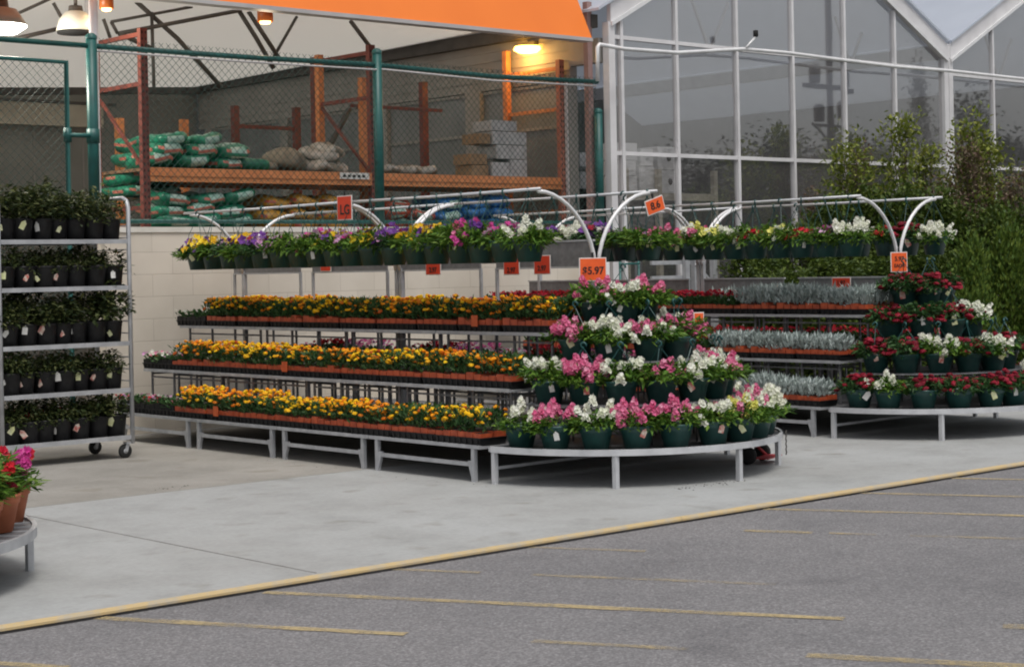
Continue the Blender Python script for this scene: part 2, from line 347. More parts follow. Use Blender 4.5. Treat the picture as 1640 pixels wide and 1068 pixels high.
# hatched no-parking stripes, running out from the kerb at an angle
D = Vector((0.487, -0.873, 0)); Nn = Vector((0.873, 0.487, 0))
k = 0
stripes = [(3.0, [(0.6, 1.0, 1)]), (4.1, [(0, 1.6, 1), (2.2, 2.9, 0), (3.4, 6.0, 1)]), (5.0, [(0.05, 3.0, 1), (3.7, 4.6, 1)]), (5.9, [(0, .5, 0), (.8, 2.1, 0)]), (6.9, [(0, .7, 0)]),
           (7.9, [(.6, 1.02, 1), (1.12, 1.4, 0), (1.6, 4.5, 0)]), (9.0, [(0, 7, 1)]), (10.05, [(0, 7, 1)]), (11.15, [(0, 7, 1)]), (12.2, [(0, 7, 1)]), (13.25, [(0, 7, 1)]), (2.0, [(0, 1.5, 1)])]
for x0, segs in stripes:
    m = MB(); a = Vector((x0, KY + 0.01, ZA + 0.004))
    for s0, s1, bold in segs:
        m.mat('line_paint' if bold else 'line_faint')
        n = max(2, int((s1 - s0) / 0.12)); vs = []; fs = []
        for i in range(n + 1):
            t = s0 + (s1 - s0) * i / n; h = (0.048 if s0 > 3 else 0.040) * (1 if bold else .8) + rng.uniform(-0.009, 0.005)
            p = a + D * t + Nn * rng.uniform(-.004, .004); vs += [p - Nn * h, p + Nn * h]
        for i in range(n): fs.append((2 * i, 2 * i + 1, 2 * i + 3, 2 * i + 2))
        m.add(vs, fs)
    struct(m.build('road_marking'))

# ---------------------------------------------------------------- block wall with fence
WY = 15.80
def block_wall_mat():
    m, nt, b = nodes_of('cream_painted_block')
    tc = nt.nodes.new('ShaderNodeTexCoord'); mp = nt.nodes.new('ShaderNodeMapping'); mp.inputs['Rotation'].default_value = (R(90), 0, 0)
    mp.inputs['Location'].default_value = (0.2, 0.03, 0)
    nt.links.new(tc.outputs['Object'], mp.inputs['Vector'])
    br = nt.nodes.new('ShaderNodeTexBrick'); br.inputs['Scale'].default_value = 1.0
    br.inputs['Brick Width'].default_value = 0.47; br.inputs['Row Height'].default_value = 0.225; br.inputs['Mortar Size'].default_value = 0.005; br.inputs['Mortar Smooth'].default_value = 0.5
    br.inputs['Color1'].default_value = (0.70, 0.635, 0.545, 1); br.inputs['Color2'].default_value = (0.655, 0.595, 0.51, 1); br.inputs['Mortar'].default_value = (0.58, 0.52, 0.445, 1)
    nt.links.new(mp.outputs[0], br.inputs['Vector'])
    n = nt.nodes.new('ShaderNodeTexNoise'); n.inputs['Scale'].default_value = 1.3; n.inputs['Detail'].default_value = 8
    nt.links.new(tc.outputs['Object'], n.inputs['Vector'])
    mx = nt.nodes.new('ShaderNodeMix'); mx.data_type = 'RGBA'; mx.blend_type = 'MULTIPLY'; mx.inputs[0].default_value = 1
    nt.links.new(br.outputs['Color'], mx.inputs[6]); nt.links.new(ramp(nt, n.outputs['Fac'], [(0.3, (0.84, 0.83, 0.81)), (0.6, (1, 1, 1))]), mx.inputs[7])
    nt.links.new(mx.outputs[2], b.inputs['Base Color']); b.inputs['Roughness'].default_value = 0.75
    bp = nt.nodes.new('ShaderNodeBump'); bp.inputs['Strength'].default_value = 0.4; bp.inputs['Distance'].default_value = 0.008; bp.invert = True
    nt.links.new(br.outputs['Fac'], bp.inputs['Height']); nt.links.new(bp.outputs['Normal'], b.inputs['Normal'])
    return m
MT['block'] = block_wall_mat()
t = thing('block_wall', 'cream painted block wall under the green chain link fence', 'wall', (12.2, WY, 0))
m = MB().mat('block'); m.box(-3.55, 3.52, 0, 0.2, 0, 2.035); m.build('wall', t)
m = MB().mat(surf('pale_cap', (0.72, 0.69, 0.63), (0.62, 0.59, 0.53), 5, 0.7)); m.box(-3.56, 3.53, -0.015, 0.215, 2.035, 2.09); m.build('coping', t)

def chain_mesh(m, x0, x1, z0, z1, y, s=0.085, r=0.0018):
    W_, H_ = x1 - x0, z1 - z0
    n = int((W_ + H_) / s)
    for sg in (1, -1):
        for i in range(1, n + 1):
            cst = i * s                                     # u + v = cst
            u0 = max(0, cst - H_); u1 = min(W_, cst)
            if u1 - u0 < 1e-3: continue
            p = [(u0, cst - u0), (u1, cst - u1)]
            q = [(x0 + u if sg > 0 else x1 - u, y + 0.003 * sg, z0 + v) for u, v in p]
            m.bar(q[0], q[1], 2 * r)
t = thing('chain_link_fence', 'green chain link fence on top of the cream block wall', 'fence', (0, WY + 0.1, 0))
for x, top in ((8.60, 3.97), (12.18, 4.06), (15.68, 3.54)):
    m = MB().mat('green_paint'); m.tube([(x, 0, 2.09), (x, 0, top)], 0.055, 12)
    m.lathe([(0.06, 0), (0.058, 0.03), (0.03, 0.055), (0.0, 0.06)], 12, (x, 0, top)); m.build('post', t)
m = MB().mat('green_paint'); m.tube([(8.55, 0, 3.90), (10.4, 0, 3.905), (12.18, 0, 3.93), (13.9, 0, 3.90), (15.68, 0, 3.93)], 0.028, 8); m.build('top_rail', t)
m = MB().mat('fascia_trim'); m.tube([(8.65, -0.03, 3.85), (10.4, -0.03, 3.85), (12.12, -0.03, 3.87), (12.25, -0.03, 3.88), (13.9, -0.03, 3.845), (15.62, -0.03, 3.87)], 0.012, 6); m.build('tension_wire', t)
m = MB().mat('green_paint'); m.tube([(8.65, 0, 2.15), (15.62, 0, 2.15)], 0.022, 8); m.build('bottom_rail', t)
m = MB().mat('wire'); chain_mesh(m, 8.66, 12.13, 2.12, 3.98, -0.034); chain_mesh(m, 12.24, 15.62, 2.12, 3.98, -0.034); m.build('mesh', t)

t = thing('chain_link_gate', 'green chain link gate standing closed behind the plant cart', 'gate', (0, WY + 0.1, 0))
m = MB().mat('green_paint')
m.tube([(5.2, 0, 0.12), (5.2, 0, 3.72), (8.32, 0, 3.72), (8.32, 0, 0.12), (5.2, 0, 0.12)], 0.03, 8); m.build('gate_frame', t)
m = MB().mat('green_paint'); m.tube([(5.0, 0, 3.90), (8.55, 0, 3.90)], 0.028, 8); m.build('overhead_rail', t)
m = MB().mat('green_paint'); m.tube([(8.30, -0.02, 3.00), (8.60, -0.02, 3.00)], 0.022, 8); m.tube([(8.32, 0, 2.93), (8.32, 0, 3.07)], 0.042, 8); m.tube([(8.6, 0, 2.93), (8.6, 0, 3.07)], 0.066, 10); m.build('hinge', t)
m = MB().mat('wire'); chain_mesh(m, 5.23, 8.29, 0.15, 3.70, -0.034); m.build('mesh', t)
m = MB().mat('alu'); m.tube([(8.70, 16.03, 0), (8.70, 16.03, 5.1)], 0.045, 12); tag(m.build('canopy_post'), 'pale grey round post beside the green gate post', 'post')

# ---------------------------------------------------------------- canopy
def canopy_mat():
    m, nt, b = nodes_of('white_canopy_fabric')
    b.inputs['Base Color'].default_value = (0.86, 0.845, 0.81, 1); b.inputs['Roughness'].default_value = 0.8
    tr = nt.nodes.new('ShaderNodeBsdfTranslucent'); tr.inputs['Color'].default_value = (0.86, 0.84, 0.80, 1)
    mx = nt.nodes.new('ShaderNodeMixShader'); mx.inputs[0].default_value = 0.6
    nt.links.new(b.outputs[0], mx.inputs[1]); nt.links.new(tr.outputs[0], mx.inputs[2]); nt.links.new(mx.outputs[0], nt.nodes['Material Output'].inputs['Surface'])
    return m
MT['canopy'] = canopy_mat()
cn = thing('canopy', 'garden yard canopy with bright orange front and white underside', 'canopy', (0, 0, 0))
m = MB().mat('canopy'); vs = []; NX, NY = 10, 10
for dz_ in (0, 0.012):
    for i in range(NX + 1):
        for j in range(NY + 1):
            x = 2 + 13.70 * i / NX; u = j / NY; vs.append((x, 16.2 + 9.4 * u, 4.83 * (1 - u) + u * (4.715 - 0.055 * (15.7 - x)) + dz_))
fs = []
for b_ in (0, 1):
    for i in range(NX):
        for j in range(NY):
            q = b_ * (NX + 1) * (NY + 1) + i * (NY + 1) + j; f_ = (q, q + 1, q + NY + 2, q + NY + 1); fs.append(f_ if b_ == 0 else f_[::-1])
m.add(vs, fs, True); m.build('roof_fabric', cn)
m = MB().mat('fascia'); m.prism([(1.0, 15.80, 4.46), (1.0, 16.35, 5.6), (1.0, 16.45, 5.6), (1.0, 15.95, 4.46)], (14.5, 0, 0)); m.build('fascia', cn)
m = MB().mat('fascia_trim'); m.box(1.0, 15.5, 15.78, 15.94, 4.415, 4.458); m.build('trim', cn)
m = MB().mat('dark_steel'); m.box(15.66, 15.775, 15.97, 25.59, 4.63, 4.795); m.prism([(2, 25.2, 3.86), (15.65, 25.2, 4.59), (15.65, 25.2, 4.70), (2, 25.2, 3.965)], (0, 0.12, 0)); m.box(2, 14.0, 25.1, 25.18, 4.30, 4.34); m.build('edge_beam', cn)
truss = [[(10.09, 4.37), (11.74, 4.77)], [(10.01, 4.50), (11.08, 4.76)], [(10.35, 4.77), (10.9, 4.37), (11.49, 3.83)], [(10.52, 4.65), (10.53, 3.78)],
         [(11.74, 4.76), (11.97, 4.46), (12.22, 4.1)], [(12.22, 4.21), (12.60, 4.77)], [(13.38, 4.77), (13.75, 4.39)], [(8.64, 4.39), (9.38, 4.76)],
         [(8.82, 4.22), (9.38, 4.38)], [(9.28, 4.65), (9.42, 4.42)], [(11.87, 4.77), (12.31, 4.22)], [(9.93, 4.53), (10.01, 4.32)], [(10.09, 4.37), (10.53, 4.22)], [(10.01, 4.5), (10.09, 4.37)]]
for i, tr_ in enumerate(truss):
    m = MB().mat('dark_steel'); m.tube([(x, 18.0 + 0.03 * (i % 3), z) for x, z in tr_], 0.02 if i % 2 else 0.028, 6); m.build('truss_rod', cn)
m = MB().mat('alu'); m.tube([(9.75, 18.1, 4.75), (9.78, 18.1, 3.0)], 0.03, 8); m.build('hanging_pipe', cn)

m = MB().mat(surf('faded_pink_paint', (0.34, 0.22, 0.20), (0.27, 0.17, 0.16), 6, 0.7)); m.box(15.60, 15.68, 15.98, 16.06, 0, 4.95); tag(m.build('corner_post'), 'faded pink steel post where the orange canopy meets the greenhouse', 'post')
# back wall of the yard and the greenhouse flank
t = thing('back_wall', 'dark grey green back wall of the covered garden yard', 'wall', (0, 25.6, 0))
m = MB().mat('dark_wall'); m.box(-4, 15.77, 0, 0.2, 0, 4.795); m.build('wall', t)
m = MB().mat('siding')
for x in [9.4 + 0.85 * i for i in range(8)]: m.box(x, x + 0.025, -0.012, 0, 0.1, 3.9)
m.build('seam', t)
m = MB().mat('cream_paint'); m.box(-4, 13.95, -0.16, -0.02, 3.98, 4.36); m.build('upper_panel', t)

t = thing('yard_side_wall', 'beige sided wall with grey panes under the warm wall lamp', 'wall', (15.78, 0, 0))
m = MB().mat('siding'); m.box(0, 0.12, 16.5, 25.55, 4.02, 4.77); m.build('upper_siding', t)
m = MB().mat('siding')
for z in (4.14, 4.27, 4.40, 4.53): m.box(-0.012, 0, 16.5, 25.55, z, z + 0.02)
m.build('siding_rib', t)
for y0, y1 in ((16.5, 16.62), (18.27, 18.58), (20.36, 20.66), (22.9, 23.1), (25.1, 25.3)):
    m = MB().mat('siding'); m.box(-0.03, 0.12, y0, y1, 0, 4.018); m.build('column', t)
for y0, y1 in ((16.625, 18.265), (18.585, 20.355), (20.665, 22.895), (23.105, 25.095)):
    m = MB().mat('grey_panel'); m.box(0.04, 0.08, y0, y1, 0, 4.015); f = m.build('pane', t)
    m = MB().mat('siding'); m.box(0.015, 0.038, y0, y1, 3.41, 3.45); m.box(0.015, 0.038, y0, y1, 3.97, 4.01); m.build('rail', f)
m = MB().mat('siding'); m.box(-0.02, 0.1, 15.95, 16.495, 4.19, 4.5); m.build('lintel', t)
m = MB().mat('alu'); m.box(-0.06, -0.032, 16.52, 16.56, 0, 4.0); m.build('downpipe', t)

# ---------------------------------------------------------------- lamps in the yard
def lamp(kind, label, loc, r, lit):
    t = thing('yard_lamp', label, 'lamp', loc)
    m = MB().mat('dark_steel'); m.tube([(0, 0, 0.16), (0, 0, 0.42)], 0.02, 8); m.lathe([(0.0, 0.2), (0.07, 0.2), (0.08, 0.12), (0.05, 0.08), (0, 0.08)], 14); m.build('housing', t)
    if kind == 'disc':
        m = MB().mat(surf('grey_reflector', (0.30, 0.25, 0.2), None, 5, 0.5)); m.lathe([(0.07, 0.12), (r * 0.6, 0.10), (r, -0.06), (r * 0.985, -0.06), (r * 0.58, 0.085), (0.06, 0.1)], 24); m.build('shade', t)
        m = MB().mat(emit('lit_lens', (1, 0.97, 0.88), 6.0)); m.lathe([(0, -0.155), (r * 0.6, -0.14), (r * 0.97, -0.075), (r * 0.97, -0.055), (0, -0.05)], 24); m.build('lens', t)
    elif kind == 'dome':
        m = MB().mat(surf('opal_glass', (0.72, 0.72, 0.62), None, 3, 0.3)); m.lathe([(0.03, 0.16), (r * 0.55, 0.13), (r * 0.85, 0.05), (r, -0.07), (r * 0.97, -0.07), (0, -0.06)], 24); m.build('shade', t)
        m = MB().mat('dark'); m.lathe([(0, -0.1), (r * 0.93, -0.095), (r * 0.95, -0.072), (0, -0.071)], 24); m.build('lens', t)
    else:
        m = MB().mat(surf('brass_shade', (0.45, 0.12, 0.02), None, 5, 0.4)); m.lathe([(0.05, 0.10), (r, 0.07), (r, -0.08), (r * 0.9, -0.08), (0, 0.0)], 16); m.build('shade', t)
        m = MB().mat(emit('warm_bulb', (1, 0.62, 0.2), 6.0)); m.lathe([(0, -0.11), (r * 0.6, -0.10), (r * 0.86, -0.03), (r * 0.5, 0.06), (0, 0.09)], 16, (0, -0.0, 0.0)); m.build('bulb', t)
    if lit:
        l = bpy.data.lights.new('lamp_light', 'POINT'); l.energy = lit; l.shadow_soft_size = r; l.color = (1, 0.8, 0.55) if kind == 'bulb' else (1, 0.93, 0.82)
        o = bpy.data.objects.new('lamp_light', l); COL.objects.link(o); o.parent = t; o.location = (0, 0, -0.25)
lamp('disc', 'wide grey yard lamp with brightly lit white lens', (7.98, 16.6, 4.20), 0.26, 110)
lamp('dome', 'unlit pale dome lamp beside the green gate post', (9.02, 17.0, 4.27), 0.21, 0)
lamp('bulb', 'small warm glowing lamp above the pale grey post', (9.22, 16.7, 4.50), 0.075, 5)
lamp('bulb', 'small warm glowing lamp under the middle of the orange fascia', (11.15, 16.6, 4.50), 0.09, 5)
t = thing('wall_lamp', 'warm orange wall lamp glowing on the beige siding', 'lamp', (15.74, 17.2, 4.47))
m = MB().mat('dark_steel'); m.box(-0.05, 0.02, -0.12, 0.12, 0.05, 0.11); m.build('housing', t)
m = MB().mat(emit('amber_lens', (1, 0.50, 0.08), 9.0)); m.lathe([(0.0, 0.05), (0.17, 0.045), (0.19, 0.0), (0.12, -0.04), (0.0, -0.05)], 16, (-0.06, 0, 0)); m.build('lens', t)
l = bpy.data.lights.new('lamp_light', 'POINT'); l.energy = 15; l.shadow_soft_size = 0.08; l.color = (1, 0.55, 0.16); o = bpy.data.objects.new('lamp_light', l); COL.objects.link(o); o.parent = t; o.location = (-0.22, 0, -0.05)

# ---------------------------------------------------------------- pallet racks behind the fence
def upright(name, parent, x, y, z1, mat_, w=0.085):
    m = MB().mat(mat_); m.box(x - w / 2, x + w / 2, y - 0.035, y + 0.035, 0, z1)
    m.mat('hole')
    z = 2.0
    while z < z1 - 0.05:
        for dx in (-0.022, 0.022): m.box(x + dx - 0.008, x + dx + 0.008, y - 0.0375, y - 0.030, z, z + 0.028)
        z += 0.07
    m.build(name, parent)
rk = thing('pallet_rack', 'orange steel pallet rack of two bays behind the fence', 'rack', (0, 0, 0))
upright('upright', rk, 9.58, 16.6, 4.23, 'rack_red'); upright('upright', rk, 12.62, 16.6, 4.26, 'rack_red'); upright('upright', rk, 15.69, 16.6, 4.28, 'rack_pink')
for x, z1 in ((9.58, 4.2), (12.62, 4.25), (15.69, 4.5)):
    m = MB().mat('rack_red' if x < 12 else 'rack_orange'); m.box(x - 0.04, x + 0.04, 17.6, 17.68, 0, z1); m.build('rear_upright', rk)
    for z in (2.3, 3.62, 4.15):
        m = MB().mat('rack_red' if x < 13 else 'rack_orange'); m.box(x - 0.02, x + 0.02, 16.64, 17.6, z, z + 0.045); m.build('cross_brace', rk)
    if x < 13: m = MB().mat('rack_red'); m.bar((x, 16.64, 2.75), (x, 17.6, 3.6), 0.03); m.build('cross_brace', rk)
for x0, x1 in ((9.625, 12.575), (12.665, 15.645)):
    m = MB().mat('rack_orange'); m.box(x0, x1, 16.56, 16.62, 2.60, 2.75); m.box(x0, x1, 16.545, 16.56, 2.66, 2.69); m.build('beam', rk)
    m = MB().mat('rack_orange'); m.box(x0, x1, 17.6, 17.66, 2.60, 2.75); m.build('beam', rk)
    m = MB().mat('wood'); m.box(x0, x1, 16.63, 17.59, 2.72, 2.755); m.build('deck', rk)
    m = MB().mat('rack_orange'); m.box(x0, x1, 16.56, 16.62, 1.80, 1.93); m.build('beam', rk)
    m = MB().mat('wood'); m.box(x0, x1, 16.63, 17.59, 1.90, 1.935); m.build('deck', rk)
m = MB().mat('card'); m.box(12.1, 12.52, 16.538, 16.544, 2.67, 2.745); m.mat('ink')
for i in range(5): m.box(12.14 + 0.07 * i, 12.18 + 0.07 * i, 16.535, 16.5375, 2.69, 2.72)
m.build('shelf_label', rk)
rk2 = thing('pallet_rack', 'dark red steel rack standing deeper in the covered yard', 'rack', (0, 0, 0))
for x, y, z1, mt in ((13.05, 20.2, 3.86, 'rack_red'), (14.05, 20.2, 3.88, 'rack_red'), (13.45, 18.9, 4.4, 'rack_red'), (12.95, 17.2, 3.95, 'rack_orange'), (14.5, 17.95, 4.05, 'rack_red'), (10.35, 18.5, 3.45, 'rack_orange'), (11.22, 18.5, 3.47, 'rack_orange')):
    m = MB().mat(mt); m.box(x - 0.045, x + 0.045, y - 0.04, y + 0.04, 0, z1); m.build('upright', rk2)
m = MB().mat('rack_red'); m.box(13.1, 14.0, 20.18, 20.22, 3.56, 3.61); m.build('cross_brace', rk2)
m = MB().mat('rack_red'); m.box(13.0, 14.45, 17.5, 17.54, 3.62, 3.66); m.build('cross_brace', rk2)
m = MB().mat('dark_steel'); m.bar((12.4, 17.45, 2.8), (13.15, 17.75, 3.62), 0.05); m.build('brace', rk2)

def bag_mesh(name, mat_, prm=None, strap=None, seed=0, L=0.62, W=0.40, H=0.15):
    rg = random.Random(seed); m = MB().mat(mat_); n, k = 14, 8; vs = []; fs = []
    ph = [rg.uniform(0, 6) for _ in range(6)]
    for i in range(k + 1):
        a = -pi / 2 + pi * i / k
        for j in range(n):
            b = 2 * pi * j / n; cb, sb = cos(b), sin(b)
            ex = lambda q, e: math.copysign(abs(q) ** e, q)
            x = ex(cos(a), 0.55) * ex(cb, 0.45) * W / 2; y = ex(cos(a), 0.55) * ex(sb, 0.45) * L / 2; z = ex(sin(a), 0.8) * H / 2
            wv = 0.012 * (sin(9 * x / W + ph[0]) + sin(8 * y / L + ph[1]) + sin(14 * (x + y) + ph[2]))
            z += wv; x *= 1 + 0.06 * sin(5 * b + ph[3]); vs.append((x, y, z + H / 2))
    for i in range(k):
        for j in range(n): fs.append((i * n + j, i * n + (j + 1) % n, (i + 1) * n + (j + 1) % n, (i + 1) * n + j))
    m.add(vs, fs, True)
    for q, f in enumerate(m.f):
        c = sum((Vector(m.v[i]) for i in f), Vector()) / len(f)
        if prm and abs(c.x) < W * 0.26 and (c.y < -L * 0.36 or (c.z > H * 0.7 and abs(c.y) < L * .25)) and rg.random() < 0.75: m.mat(prm); m.m[q] = m.cur
        if strap and H * .38 < c.z < H * .62 and rg.random() < .55: m.mat(strap); m.m[q] = m.cur
    return m.mesh(name)
BG = [bag_mesh('bag', 'bag_green', 'bag_print', 'bag_strap', s) for s in range(4)]
BY = [bag_mesh('bag', 'bag_yellow', None, 'bag_red', s + 10) for s in range(2)]
BB = [bag_mesh('bag', 'bag_blue', 'bag_print' if s else None, None, s + 20) for s in range(2)]
BR = [bag_mesh('bag', 'bag_red', 'bag_print', None, s + 30) for s in range(2)]
BW = [bag_mesh('bag', 'bag_white', 'bag_tan', None, s + 40) for s in range(2)]
BT = [bag_mesh('bag', 'bag_tan', None, None, s + 50, 0.5, 0.36, 0.26) for s in range(1)]
rng = random.Random(11)
def bags(meshes, spots, label, group):
    for i, (x, y, z, rz) in enumerate(spots):
        o = put('bag', rng.choice(meshes), None, (x, y, z), (rng.uniform(-0.12, 0.12), rng.uniform(-0.15, 0.15), rz))
        s = rng.uniform(0.92, 1.1); o.scale = (s, s, rng.uniform(0.9, 1.15)); tag(o, label, 'bag', group)
rj = lambda: rng.uniform(-0.25, 0.25)
sp = []
for lay, z in enumerate((2.755, 2.88, 3.0)):
    for x in [9.85 + 0.42 * i + 0.1 * lay for i in range(3 - (lay > 1))] : sp.append((x, 16.95, z, rj()))
sp += [(11.05, 16.95, 2.755, 1.2)]
bags(BG, sp, 'green soil bag piled on the left orange rack beam', 'green soil bags on the rack beam')
sp = []
for lay, z in enumerate((1.935, 2.08, 2.22, 2.36)):
    for x in [9.92 + 0.40 * i + 0.08 * (lay % 2) for i in range(3)]: sp.append((x, 16.9, z, rj()))
bags(BG, sp, 'green soil bag stacked below the left orange rack beam', 'green soil bags below the rack beam')
sp = []
for lay, z in enumerate((2.45, 2.62, 2.8, 2.95)):
    for x in (9.78, 10.2): sp.append((x + 0.05 * lay, 17.35, z, rj()))
bags(BG, sp, 'green soil bag stacked beside the red front rack upright', 'green soil bags beside the upright')
m = MB().mat('wood'); m.box(9.63, 12.57, 17.1, 17.59, 2.44, 2.45); m.build('deck', rk)
sp = [(11.25 + 0.40 * i + 0.07 * (l % 2), 16.92, 1.935 + 0.13 * l, rj()) for l in range(4) for i in range(3)]
bags(BY, sp, 'yellow brown bag stacked on the lower rack shelf', 'yellow brown bags on the lower shelf')
sp = [(13.05 + 0.42 * i, 16.92, 1.935 + 0.13 * l, rj()) for l in range(4) for i in range(1)] + [(13.42, 16.92, 1.935 + 0.13 * l, rj()) for l in range(3)]
bags(BR, sp, 'red brown bag stacked on the lower rack shelf', 'red brown bags on the lower shelf')
sp = [(13.85 + 0.42 * i, 16.92, 1.935 + 0.135 * l, rj()) for l in range(4) for i in range(3)]
bags(BB, sp, 'blue bag stacked on the lower rack shelf', 'blue bags on the lower shelf')
for i, (x, z, rz, s) in enumerate(((12.0, 2.76, 0.3, 0.85), (12.25, 2.76, -0.3, 0.85), (12.08, 2.88, 0.9, 0.8), (12.2, 2.98, 0.2, 0.7))):
    o = put('bag', BW[i % 2], None, (x, 16.95, z), (0.15, 0.1, rz)); o.scale = (s, s, s * 1.2)
    tag(o, 'crumpled white bag heaped on the rack beside the middle upright', 'bag', 'crumpled white bags on the rack')
for i, (x, z) in enumerate(((13.0, 2.76), (13.3, 2.76), (13.55, 2.76))):
    o = put('bag', BW[i % 2], None, (x + .1, 16.95, z), (0, 0, 0.4 * i)); o.scale = (0.7, 0.6, 0.75)
    tag(o, 'flat white bag lying on the rack behind the green fence post', 'bag', 'flat white bags on the rack')
o = put('sack', BT[0], None, (11.62, 17.0, 2.76), (0, 0.25, 0.5)); tag(o, 'tan sack slumped on the rack left of the white bags', 'sack')
o = put('sack', BT[0], None, (11.4, 17.05, 2.76), (0, 0, -0.4)); o.scale = (0.8, 0.8, 0.45); tag(o, 'brown low sack lying flat beside the slumped tan sack', 'sack')

def carton(name, mat_, x0, x1, y0, y1, z0, z1, label, group=None, cat='box', mark=False):
    m = MB().mat(mat_); b = 0.012
    m.prism([(x0 + b, y0, z0), (x1 - b, y0, z0), (x1, y0 + b, z0), (x1, y1 - b, z0), (x1 - b, y1, z0), (x0 + b, y1, z0), (x0, y1 - b, z0), (x0, y0 + b, z0)], (0, 0, z1 - z0 - 0.004))
    if mark: m.mat('ink'); m.lathe([(0.0, 0), (0.02, 0), (0.045, 0)], 10, (0, 0, 0)); n = len(m.v); \
        [m.v.__setitem__(i, (x1 - 0.12 + m.v[i][0], y0 - 0.003, (z0 + z1) / 2 + m.v[i][1])) for i in range(n - 30, n)]
    return tag(m.build(name), label, cat, group)
WG = 'shrink wrapped blocks stacked on the rack'
for (x0, x1, z0, z1) in ((14.60, 14.90, 2.757, 2.94), (14.905, 15.2, 2.757, 2.98), (14.68, 15.2, 2.985, 3.16), (14.62, 15.2, 3.165, 3.33), (14.60, 15.04, 3.335, 3.47)):
    carton('wrapped_block', 'wrap', x0, x1, 16.72, 17.1, z0, z1, 'pale shrink wrapped block stacked on the right rack bay', WG)
for (x0, x1, z0, z1) in ((14.30, 14.57, 2.757, 2.90), (14.27, 14.55, 2.905, 3.04), (14.42, 14.61, 3.17, 3.30)):
    carton('carton', 'carton', x0, x1, 16.75, 17.1, z0, z1, 'brown carton beside the pale shrink wrapped blocks', 'brown cartons on the rack')

# ---------------------------------------------------------------- greenhouse
def glass_mat():
    m, nt, b = nodes_of('greenhouse_glass'); out = nt.nodes['Material Output']
    tr = nt.nodes.new('ShaderNodeBsdfTransparent'); tr.inputs['Color'].default_value = (0.86, 0.86, 0.87, 1)
    gl = nt.nodes.new('ShaderNodeBsdfGlossy'); gl.inputs['Roughness'].default_value = 0.015; gl.inputs['Color'].default_value = (0.92, 0.92, 0.92, 1)
    tc = nt.nodes.new('ShaderNodeTexCoord'); nz = nt.nodes.new('ShaderNodeTexNoise'); nz.inputs['Scale'].default_value = 0.9; nz.inputs['Detail'].default_value = 2
    nt.links.new(tc.outputs['Object'], nz.inputs['Vector'])
    bp = nt.nodes.new('ShaderNodeBump'); bp.inputs['Strength'].default_value = 0.02; bp.inputs['Distance'].default_value = 0.02
    nt.links.new(nz.outputs['Fac'], bp.inputs['Height']); nt.links.new(bp.outputs['Normal'], gl.inputs['Normal'])
    mx = nt.nodes.new('ShaderNodeMixShader'); mx.inputs[0].default_value = 0.36
    nt.links.new(tr.outputs[0], mx.inputs[1]); nt.links.new(gl.outputs[0], mx.inputs[2]); df = nt.nodes.new('ShaderNodeBsdfDiffuse'); df.inputs['Color'].default_value = (0.34, 0.325, 0.32, 1); m2 = nt.nodes.new('ShaderNodeMixShader')
    nd = nt.nodes.new('ShaderNodeTexNoise'); nd.inputs['Scale'].default_value = 0.55; nd.inputs['Detail'].default_value = 7; nt.links.new(tc.outputs['Object'], nd.inputs['Vector'])
    mr = nt.nodes.new('ShaderNodeMapRange'); mr.inputs[1].default_value = 0.3; mr.inputs[2].default_value = 0.7; mr.inputs[3].default_value = 0.04; mr.inputs[4].default_value = 0.17; nt.links.new(nd.outputs['Fac'], mr.inputs[0]); oi = nt.nodes.new('ShaderNodeObjectInfo'); ma = nt.nodes.new('ShaderNodeMath'); ma.operation = 'MULTIPLY_ADD'; ma.inputs[1].default_value = 0.09; nt.links.new(oi.outputs['Random'], ma.inputs[0]); nt.links.new(mr.outputs[0], ma.inputs[2]); nt.links.new(ma.outputs[0], m2.inputs[0])
    nt.links.new(mx.outputs[0], m2.inputs[1]); nt.links.new(df.outputs[0], m2.inputs[2]); nt.links.new(m2.outputs[0], out.inputs['Surface'])
    return m
MT['glass'] = glass_mat()
def add_translucency(m, col, f):
    nt = m.node_tree; b = nt.nodes['Principled BSDF']; tr = nt.nodes.new('ShaderNodeBsdfTranslucent'); tr.inputs['Color'].default_value = (*col, 1)
    mx = nt.nodes.new('ShaderNodeMixShader'); mx.inputs[0].default_value = f
    nt.links.new(b.outputs[0], mx.inputs[1]); nt.links.new(tr.outputs[0], mx.inputs[2]); nt.links.new(mx.outputs[0], nt.nodes['Material Output'].inputs['Surface'])
add_translucency(MT['roof_white'], (0.75, 0.78, 0.82), 0.4)
gh = thing('greenhouse', 'white framed glass greenhouse with two pitched gables', 'greenhouse', (0, 15.85, 0))
SL = 0.53
gables = [(15.85, 23.14), (23.26, 30.5)]
